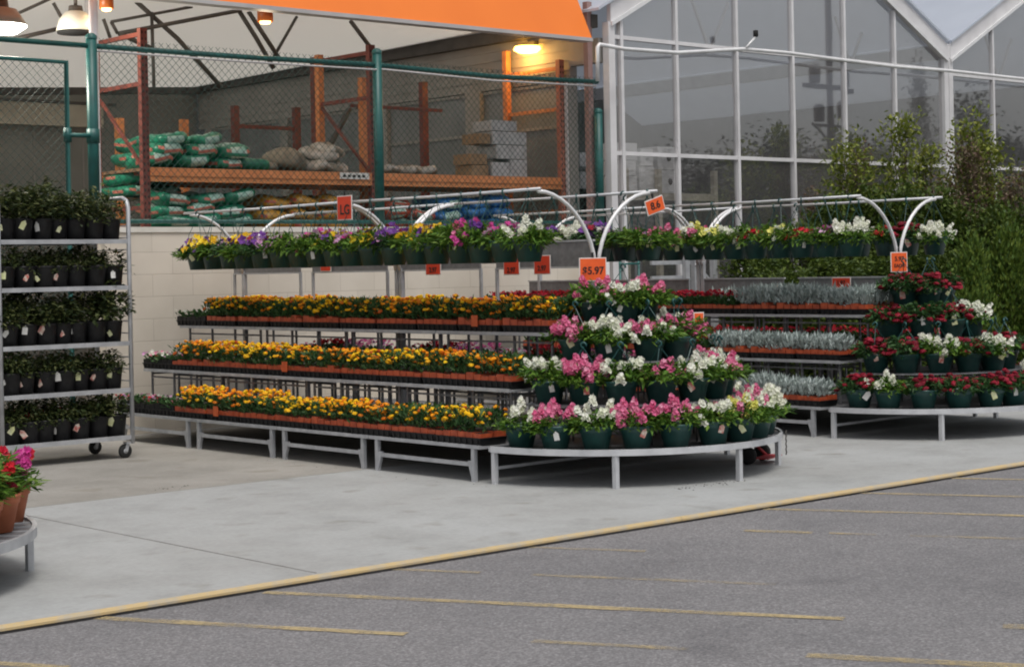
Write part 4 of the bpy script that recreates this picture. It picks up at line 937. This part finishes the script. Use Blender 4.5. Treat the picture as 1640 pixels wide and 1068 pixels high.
def tag_mesh(matn, w_=0.042, h=0.075):
    m = MB().mat(matn); m.prism([(-w_ / 2, 0, 0), (w_ / 2, 0, 0), (w_ / 2, 0, h * .7), (0, 0, h), (-w_ / 2, 0, h * .7)], (0, 0.0016, 0)); return m.mesh('plant_tag')
TG = [tag_mesh('card'), tag_mesh('tag_yellow'), tag_mesh('tag_photo')]
rng = random.Random(31)
def potted(name, label, cat, loc, group, pot, fol, flw, hang=None, tagp=0.3, fs=1.0, rpot=0.125, zt=0.10, lift=0.0):
    t = thing(name, label, cat, loc, rng.uniform(0, 6.28), group); rz = t.rotation_euler.z
    put('pot', pot, t)
    o = put('foliage', rng.choice(fol), t); k = fs * rng.uniform(.92, 1.1); o.scale = (k, k, fs * rng.uniform(.88, 1.12))
    if flw: o = put('blossoms', rng.choice(flw), t, (0, 0, lift)); o.scale = (max(1, fs), max(1, fs), rng.uniform(.93, 1.07))
    if hang: put('hanger', hang, t)
    if rng.random() < tagp:
        a = R(rng.uniform(205, 250)) - rz; o = put('plant_tag', rng.choice(TG), t, ((rpot + .004) * cos(a), (rpot + .004) * sin(a), zt + rng.uniform(-.03, .03))); o.rotation_euler = (rng.uniform(-.1, .25), rng.uniform(-.7, .7), a + pi / 2 + rng.uniform(-.5, .5)); o.scale = (rng.uniform(.8, 1.25),) * 3
    return t
# pots on the half round benches: tier -> (ring radius, height, list of kinds from left to right)
rings = {'near': [(1.14, 0.272, 'bottom', 'white|pink|white|pink|pink|white|yellow and pink|pink and white|white|white|pink|white'.split('|')),
                  (0.82, 0.572, 'second', 'white|pink|white|pink|white|pink and white|pink|white|pink'.split('|')),
                  (0.52, 0.872, 'third', 'pink|white|pink and white|pink|pink|white'.split('|')), (0.24, 1.152, 'top', 'pink|white|pink|pink'.split('|'))],
         'far': [(1.14, 0.272, 'bottom', 'crimson|white|crimson|crimson|crimson|crimson|crimson|crimson|crimson|white|crimson|crimson'.split('|')),
                 (0.82, 0.572, 'second', 'crimson|crimson|white|crimson|white|crimson|crimson|crimson|crimson'.split('|')),
                 (0.52, 0.872, 'third', 'crimson|crimson|crimson|white|crimson|crimson'.split('|')), (0.24, 1.152, 'top', 'crimson|crimson|crimson|crimson'.split('|'))]}
for b, (bx, by) in BEN.items():
    cy = 9.86 + by
    for r, z, tier, kinds in rings[b]:
        n = len(kinds); cnt = {}
        for i, kd in enumerate(kinds):
            a = R(188 + (352 - 188) * i / (n - 1) + rng.uniform(-1.5, 1.5)); cnt[kd] = cnt.get(kd, 0) + 1
            potted('potted_flower', '%s flowers in green pot, %s such from left, %s tier, %s display' % (kd, ORD[cnt[kd] - 1], tier, b), 'potted plant',
                   (bx + r * cos(a), cy + r * sin(a), z), 'green pots on the %s half round display' % b, POT, PFD if kd == 'crimson' else PF, FS[kd], HNS if (tier != 'bottom' and rng.random() < .75) else None, 0.5, 1.0 if tier == 'bottom' else 1.1)
# hanging baskets
rows = {('near', -0.65): ['white', 'lilac pink', 'magenta', 'pink', 'yellow pansy', 'yellow pansy', 'purple', 'yellow pansy', 'lilac pink', 'yellow pansy', 'lilac pink', 'greenery', 'lilac pink', 'purple', 'yellow pansy', 'purple', 'yellow pansy', 'yellow pansy'],
        ('near', 0.65): ['greenery', 'greenery', 'purple', 'white', 'purple', 'greenery', 'white', 'lilac pink', 'purple', 'greenery', 'pink', 'purple', 'greenery', 'lemon', 'pink', 'greenery', 'purple', 'greenery'],
        ('far', -0.65): ['white', 'lilac pink', 'red', 'lemon', 'red', 'white', 'lemon', 'yellow and pink', 'pink', 'pink', 'lilac pink', 'greenery', 'greenery', 'greenery', 'purple', 'greenery', 'greenery', 'greenery'],
        ('far', 0.65): ['white', 'crimson', 'red', 'white', 'crimson', 'greenery', 'red', 'white', 'greenery', 'red', 'greenery', 'pink']}
for (b, off), kinds in rows.items():
    bx, by = BEN[b]; cnt = {}
    side = 'front' if off < 0 else 'back'
    for i, kd in enumerate(kinds):
        y = 10.12 + by + 0.285 * i + rng.uniform(-.03, .03); cnt[kd] = cnt.get(kd, 0) + 1
        what = 'leafy green' if kd == 'greenery' else kd + ' flower'
        potted('hanging_basket', '%s basket, %s such from kerb, %s rail of %s bench' % (what, ORD[cnt[kd] - 1], side, b), 'hanging basket', (bx + off, y, 2.2 - 0.385 - 0.172), 'hanging baskets over the %s bench' % b,
               POT, PFD if kd in ('purple', 'crimson') else PFT, None if kd == 'greenery' else FS[kd], HNG, 0.35, 1.0 + .12 * rng.random())

# ---------------------------------------------------------------- plant cart at left
CX0, CX1, CY0, CY1 = 6.58, 7.80, 13.82, 14.42
t = thing('plant_cart', 'tall galvanised plant cart with five shelves on black casters', 'plant cart', (7.19, 14.1, 0))
ox, oy = 7.19, 14.1
for x, nm in ((CX0, 'side_frame'), (CX1, 'side_frame')):
    m = MB().mat('galv'); x -= ox; y0, y1 = CY0 - oy, CY1 - oy
    m.tube([(x, y0, 0.13), (x, y0, 2.20), (x - 0.0, y0 + 0.03, 2.26), (x, y0 + 0.09, 2.285), (x, y1 - 0.09, 2.285), (x, y1 - .03, 2.26), (x, y1, 2.2), (x, y1, 0.13)], 0.020, 8)
    for z in [0.36 + 0.105 * i for i in range(17)]: m.tube([(x, y0, z), (x, y1, z)], 0.006, 6)
    m.build(nm, t)
SH = (0.185, 0.60, 1.01, 1.50, 1.905)
for z in SH:
    m = MB().mat('galv'); m.box(CX0 - ox + 0.018, CX1 - ox - 0.018, CY0 - oy - 0.012, CY0 - oy + 0.012, z - 0.022, z + 0.016); m.box(CX0 - ox + 0.018, CX1 - ox - 0.018, CY1 - oy - .012, CY1 - oy + .012, z - .022, z + .016)
    m.mat('galv_dark').box(CX0 - ox + 0.018, CX1 - ox - 0.018, CY0 - oy + 0.0125, CY1 - oy - 0.0125, z - 0.006, z + 0.002); m.build('shelf', t)
for x in (CX0 + .03, CX1 - .03):
    for y in (CY0 + .03, CY1 - .03):
        m = MB().mat('galv'); m.box(x - ox - .03, x - ox + .03, y - oy - .035, y - oy + .035, 0.125, 0.14)
        for s in (-1, 1): m.bar((x - ox - .01, y - oy + s * .022, 0.13), (x - ox - .03, y - oy + s * .022, 0.06), 0.006, 0.03)
        c = m.build('caster', t)
        m = MB().mat('rubber'); n0 = len(m.v); m.lathe([(0.022, -.016), (0.055, -.016), (0.062, -.009), (0.062, .009), (0.055, .016), (0.022, .016)], 20)
        m.mat('galv').lathe([(0, -.017), (0.022, -.017), (0.022, .017), (0, .017)], 12)
        m.v = [(a + x - ox - .03, cc + y - oy, b + 0.062) for a, b, cc in m.v]; m.build('wheel', c)
SN = ('bottom', 'second', 'third', 'fourth', 'top')
for si, z in enumerate(SH):
    for row in (0, 1):
        n = 7
        for i in range(n):
            x = CX0 + 0.11 + (CX1 - CX0 - 0.22) * i / (n - 1) + (0.0 if row == 0 else 0.02) + rng.uniform(-.02, .02); y = CY0 + 0.12 + 0.26 * row + rng.uniform(-.02, .02)
            fl = None
            if si == 0 and i in (2, 3) and row == 1: fl = FS['red']
            hcap = [0.40, 0.40, 0.47, 0.39, 0.5][si]
            potted('nursery_pot', 'dark leafy shrub in black pot, %s from left, %s row, %s cart shelf' % (ORD[i], ('front', 'back')[row], SN[si]), 'potted plant', (x, y, z + 0.003), 'black nursery pots on the plant cart', POTB, CF, fl, None, 0.8 if row == 0 else 0.1, (hcap - 0.17) / 0.25 * (.92 if z > 1.6 else 1.03) * rng.uniform(.85, 1.08), 0.092, 0.09)

# ---------------------------------------------------------------- terracotta pots on the half round table at far left
TX, TY = 3.20, 9.37
t = thing('half_round_bench', 'low galvanised half round table carrying terracotta pots', 'bench', (TX, TY, 0))
m = MB().mat('galv_dark'); m.lathe([(0, -.002), (1.29, -.002), (1.29, -.010), (0, -.010)], 36, (0, 0, 0.265), -pi * .75, pi * .25, False)
m.mat('galv').lathe([(1.285, -.035), (1.31, -.04), (1.31, .012), (1.285, .012), (1.285, -.035)], 40, (0, 0, .265), -pi * .75, pi * .25, False)
for i in range(24):
    a = -pi * .75 + pi * (i + .5) / 24; m.bar((0.5 * cos(a), 0.5 * sin(a), .266), (1.285 * cos(a), 1.285 * sin(a), .266), .006)
m.build('table_top', t)
for a in (-125, -75, -18.0, 20, 44):
    m = MB().mat('galv'); x, y = 1.28 * cos(R(a)), 1.28 * sin(R(a)); m.box(x - .018, x + .018, y - .018, y + .018, 0, .232); m.build('leg', t)
for i, (x, y, fl) in enumerate(((4.34, 9.06, 'cerise and red'), (4.13, 8.75, 'cerise and red'), (4.20, 9.33, 'magenta'), (3.92, 8.52, 'red'), (3.97, 9.03, 'magenta'))):
    wh = ('beside the table rim, furthest right', 'second from right, nearer the camera', 'behind the rightmost pots', 'at the left edge of the picture', 'farther left on the table')[i]
    potted('terracotta_pot', 'pink and red flowers in terracotta pot ' + wh, 'potted plant', (x, y, .268), 'terracotta pots on the low table', POTT, PFO, FS[fl], None, 1.0 if i == 0 else 0, 1.0, 0.12, 0.08, 0.085)

# ---------------------------------------------------------------- price cards
def sign(label, loc, rz, w_, h, txts, face='sign_orange', tilt=0.0, group='orange price cards', strap=True):
    t = thing('price_card', label, 'price sign', loc, rz, group); t.rotation_euler = (0, tilt, rz)
    m = MB().mat('card'); m.box(-w_ / 2, w_ / 2, 0, 0.006, -h / 2, h / 2); m.build('holder', t)
    m = MB().mat(face); m.box(-w_ / 2 + .008, w_ / 2 - .008, -0.003, -0.0005, -h / 2 + .008, h / 2 - .008); f = m.build('card_face', t)
    for s, size, dx, dz in txts: put('lettering', text_mesh(s, size), f, (dx, -0.0045, dz), (R(90), 0, 0))
    if strap: m = MB().mat('dark'); m.box(-.008, .008, -.002, .008, h / 2, h / 2 + .04); m.build('clip', t)
sign('red card lettered LG on the front rail of the near bench', (9.185, 12.50, 2.155), -pi / 2, .215, .215, [('LG', .12, 0.01, -.02)], 'sign_red')
sign('tilted orange card reading 8.6 at the end of the back rail', (10.47, 9.975, 2.085), -0.1, .20, .125, [('8.6', .085, 0, 0)], tilt=-0.30)
sign('largest orange card reading $5.97 under the near forked post', (9.70, 9.93, 1.575), -0.35, .235, .185, [('$5.97', .082, 0, -.012)])
sign('orange card with two lines of print under the far forked post', (13.84, 10.02, 1.58), -0.35, .185, .19, [('5.97', .06, 0, .03), ('EACH', .045, 0, -.035)])
for i, (y, z, tx, dz) in enumerate(((13.70, 1.685, 'D', 0), (12.08, 1.625, '2.97', -.03), (11.04, 1.61, '2.97', -.03), (10.66, 1.62, '2.97', -.03))):
    sign('red card on the grey sign panels below the baskets, %s from the wall' % ORD[i], (9.83, y, z), -pi / 2, (.17, .21, .2, .2)[i], (.17, .15, .14, .16)[i], [(tx, (.10, .06, .06, .06)[i], 0, dz)], 'sign_red', group='red cards below the baskets', strap=False)
sign('wide red card on the far bench above silver foliage', (14.0, 10.83, 1.385), -pi / 2, .23, .11, [('1.97', .06, 0, 0)], 'sign_red', strap=False)
sign('small orange card rising behind pink flowers of the near display', (10.36, 9.42, 1.17), -0.2, .10, .10, [('4', .06, 0, 0)], strap=False)

# red hand truck parked under the near half round bench
t = thing('hand_truck', 'small red hand truck with black wheels under the round bench', 'hand truck', (10.85, 9.25, 0), 0.35)
m = MB().mat('red_paint')
for x in (-.12, .12): m.tube([(x, -.02, .05), (x, .06, .12), (x, .7, .16)], .014, 8)
m.tube([(-.12, .35, .14), (.12, .35, .14)], .012, 6); m.box(-.16, .16, -.14, -.02, .045, .055); m.build('frame', t)
for x in (-.16, .16):
    m = MB().mat('rubber'); m.lathe([(0, -.02), (.055, -.02), (.07, -.012), (.07, .012), (.055, .02), (0, .02)], 18); m.v = [(c_ + x, a + .03, b + .07) for a, b, c_ in m.v]; m.build('wheel', t)
m = MB().mat('dark_steel'); 
for i in range(9): m.tube([(11.17 + .004 * (-1) ** i, 9.23, .235 - .022 * i), (11.17 - .004 * (-1) ** i, 9.23, .213 - .022 * i)], .006, 5)
tag(m.build('chain'), 'short dark chain dangling from the round bench edge', 'chain')

# things standing between the wall end and the shrubs
t = thing('white_shelf_frame', 'white timber shelf frame standing behind the far bench', 'shelf frame', (0, 0, 0))
for x, z in ((16.48, 1.78), (16.64, 1.85), (17.0, 1.82)):
    m = MB().mat('galv'); m.box(x - .035, x + .035, 15.15, 15.22, 0, z); m.build('post', t)
m = MB().mat('galv'); m.box(15.9, 16.8, 15.225, 15.26, 1.60, 1.65); m.box(15.9, 16.45, 15.225, 15.26, 1.42, 1.46); m.build('shelf', t)
m = MB().mat('galv'); m.bar((16.62, 15.14, 1.6), (17.1, 15.14, 1.2), .03); m.build('brace', t)
t = thing('folding_chair', 'teal steel folding chair frame against the greenhouse front', 'chair', (15.62, 15.3, 0))
for x in (-.15, .18):
    m = MB().mat('teal_metal'); m.tube([(x, 0, 0), (x, .05, .8), (x + .02, .08, 1.76)], .016, 6); m.build('leg', t)
for z in (.6, 1.35, 1.62):
    m = MB().mat('teal_metal'); m.tube([(-.15, .05, z), (.18, .05, z)], .013, 6); m.build('slat', t)
m = MB().mat('box_white'); m.box(15.05, 15.38, 15.45, 15.5, 0.9, 1.70); m.mat('galv').box(15.05, 15.38, 15.44, 15.4495, 1.68, 1.70); tag(m.build('board'), 'pale upright board leaning at the end of the block wall', 'board')

# ---------------------------------------------------------------- shrubs for sale in front of the greenhouse
def shrub_meshes(kind, seed, H, W):
    rg = random.Random(seed); m = MB(); br = MB().mat('bark')
    mat_, nc, nl, LL, LW = {'leafy': ('leaf_light', 64, 34, .085, .045), 'hedge': ('leaf_hedge', 80, 80, .075, .048), 'dry': ('leaf_dry', 70, 36, .065, .034), 'conifer': ('leaf_conifer', 130, 60, .075, .034), 'far': ('leaf_far', 60, 70, .42, .24)}[kind]
    m.mat(mat_); cl = []
    for k in range(nc):
        if kind == 'conifer': t = rg.random() ** 1.15; q = (1 - t) ** .7 * .5 * math.sqrt(rg.uniform(.3, 1)); z = .04 + .96 * t
        elif kind == 'hedge': z = rg.uniform(.1, 1); q = .5 * math.sqrt(rg.random()) * (1 if z < .8 else .7)
        else: z = .22 + .78 * rg.random() ** .9; q = .5 * math.sqrt(rg.random()) * (1.0 if z < .6 else 1.0 - (z - .6) * 1.9)
        a = rg.uniform(0, 2 * pi); cl.append((W * q * cos(a), W * q * sin(a), H * z))
    th = .55 * H; br.tube([(0, 0, 0), (.01, .01, th * .5), (0, .02, th)], [.011 * H ** .8, .008 * H ** .8, .004 * H ** .8], 7)
    for c in cl[::2]:
        z0 = min(th, c[2] * .5); br.tube([(0, 0.01, z0), (c[0] * .45, c[1] * .45, z0 + (c[2] - z0) * .6), c], [.0035 * H, .0025 * H, .0012 * H], 5)
    for c in cl:
        s = (.09 if kind in ('hedge', 'conifer') else .10) * W * rg.uniform(.6, 1.2)
        for i in range(int(nl * rg.uniform(.5, 1.4))):
            p = (c[0] + rg.gauss(0, s), c[1] + rg.gauss(0, s), c[2] + rg.gauss(0, s * (1.5 if kind == 'conifer' else 1.1)))
            d = (p[0] - c[0] * .3 + rg.gauss(0, .3), p[1] - c[1] * .3 + rg.gauss(0, .3), rg.uniform(-.3, .7) + (1.0 if kind == 'conifer' else 0))
            m.leaf(p, d, (rg.gauss(0, .5), rg.gauss(0, .5), 1), LL * rg.uniform(.6, 1.3), LW * rg.uniform(.7, 1.3))
    return m.mesh('crown'), br.mesh('trunk')
DIM = {'leafy': (3.4, 1.1), 'hedge': (2.0, 1.05), 'dry': (2.8, 1.05), 'conifer': (1.8, .95), 'far': (10, 7)}
SM = {k: [shrub_meshes(k, s + 7 * i, *DIM[k]) for s in range(3)] for i, k in enumerate(('leafy', 'hedge', 'dry', 'conifer', 'far'))}
rng = random.Random(41)
plist = [('leafy', 19.55, 14.9, 3.35, 1.1), ('leafy', 20.55, 14.8, 3.65, 1.0), ('leafy', 21.45, 15.0, 3.25, 1.1), ('leafy', 22.1, 14.7, 3.75, 1.15), ('leafy', 22.8, 14.9, 3.45, 1.2), ('leafy', 24.4, 14.8, 3.0, 1.1), ('leafy', 25.3, 15.0, 3.1, 1.2),
         ('dry', 21.0, 14.4, 2.7, 1.0), ('dry', 22.3, 14.1, 2.85, 1.1), ('dry', 23.2, 14.2, 2.9, 1.1), ('dry', 24.1, 14.2, 2.8, 1.2), ('dry', 19.0, 15.1, 2.6, .8), ('dry', 20.1, 15.2, 3.3, .8), ('dry', 21.7, 14.5, 3.2, 1.1), ('dry', 24.8, 14.3, 2.9, 1.1),
         ('hedge', 17.5, 14.9, 1.75, .95), ('hedge', 18.2, 14.8, 2.05, 1.0), ('hedge', 18.9, 14.7, 2.45, 1.05), ('hedge', 19.6, 14.4, 2.55, 1.1), ('hedge', 20.3, 14.3, 2.5, 1.1), ('hedge', 21.0, 14.0, 2.3, 1.1), ('hedge', 21.9, 13.7, 2.3, 1.15), ('hedge', 23.0, 13.5, 2.2, 1.2),
         ('hedge', 17.2, 14.2, 1.5, .9), ('hedge', 17.9, 14.0, 1.6, 1.0), ('hedge', 18.7, 13.8, 1.65, 1.0), ('hedge', 19.4, 13.5, 1.7, 1.0),
         ('conifer', 18.6, 12.4, 1.75, .9), ('conifer', 19.25, 12.3, 1.95, .95), ('conifer', 19.9, 12.2, 1.8, .9), ('conifer', 20.5, 12.1, 1.95, 1.0), ('conifer', 19.1, 11.6, 1.5, .8), ('conifer', 19.9, 11.4, 1.55, .85), ('conifer', 21.2, 12.0, 1.9, 1.0), ('conifer', 20.7, 11.4, 1.6, .9)]
desc = {'leafy': ('tall_shrub', 'tall loose spring green shrub before the greenhouse glass, %s from left', 'tall spring green shrubs'),
        'dry': ('budding_shrub', 'thin brownish budding shrub among the greenery, %s from left', 'brownish budding shrubs'),
        'hedge': ('hedge_shrub', 'dense dark green nursery shrub behind the far bench, %s from left', 'dark nursery shrubs'),
        'conifer': ('conifer', 'upright olive green conifer right of the far bench, %s from left', 'olive green conifers')}
key = lambda q: q[1] * .747 - q[2] * .665
cn_ = {}
for kd, x, y, h, wd in sorted(plist, key=lambda q: key(q) / (q[1] * .665 + q[2] * .747)):
    cn_[kd] = cn_.get(kd, 0) + 1; nm, lab, grp = desc[kd]; cr_, tk = rng.choice(SM[kd])
    t = thing(nm, lab % ORD[cn_[kd] - 1], 'shrub', (x, y, 0.0), rng.uniform(0, 6.28), grp)
    for n, me in (('crown', cr_), ('trunk', tk)): o = put(n, me, t); o.scale = (wd / DIM[kd][1], wd / DIM[kd][1], h * .96 / DIM[kd][0])
    m = MB().mat('black_plastic'); m.lathe([(0, 0), (.15, 0), (.18, .26), (.19, .28), (.175, .28), (0, .25)], 16); m.build('nursery_pot', t)

# ---------------------------------------------------------------- across the parking lot: seen mirrored in the greenhouse glass
t = thing('utility_pole', 'dark utility pole with transformers mirrored in the greenhouse glass', 'utility pole', (76.75, -28.4, ZA))
m = MB().mat('pole_wood'); m.tube([(0, 0, 0), (0, 0, 9), (0, 0, 19)], [.22, .20, .16], 12); m.build('shaft', t)
m = MB().mat('pole_wood'); m.box(-2.2, 2.2, -.12, .12, 11.0, 11.25); m.box(-1.6, 1.6, -.1, .1, 16.6, 16.85); m.build('crossarm', t)
for x, z in ((-1.3, 11.3), (1.5, 11.3), (-1.0, 9.2), (1.1, 9.5)):
    m = MB().mat('pole_wood'); m.lathe([(0, 0), (.28, 0), (.3, .1), (.3, .8), (.2, .95), (0, .95)], 14, (x, 0, z)); m.build('transformer', t)
m = MB().mat('pole_wood'); m.bar((-1.3, 0, 9.0), (1.3, 0, 9.0), .15); m.bar((-1.6, 0, 9.1), (-.2, 0, 8.2), .1); m.build('bracket', t)
for i, (x, y, h, wd, kd) in enumerate(((106.9, -43.4, 14.6, 5, 'conifer'), (112.9, -43.4, 12.6, 6, 'dry'), (101.0, -43.4, 9.6, 7, 'dry'), (90.8, -43.4, 9.6, 7, 'dry'), (86.4, -43.4, 8.2, 7, 'hedge'), (81.5, -43.4, 8.2, 8, 'dry'), (119, -43.4, 10.4, 8, 'hedge'), (96, -46, 8.4, 9, 'hedge'), (74, -45, 7.6, 9, 'hedge'), (126, -44, 9.5, 9, 'dry'))):
    t = thing('distant_tree', '%s distant tree mirrored faintly in the greenhouse glass, %s along the row' % ('conical' if kd == 'conifer' else ('bare' if kd == 'dry' else 'rounded'), ORD[i]), 'tree', (x, y, ZA), i * 1.3, 'distant trees across the parking lot')
    for n, me in zip(('crown', 'trunk'), SM['far'][i % 3]):
        o = put(n, me, t); k = .45 if kd == 'conifer' else 1; o.scale = (wd / 7 * k, wd / 7 * k, h / 10)
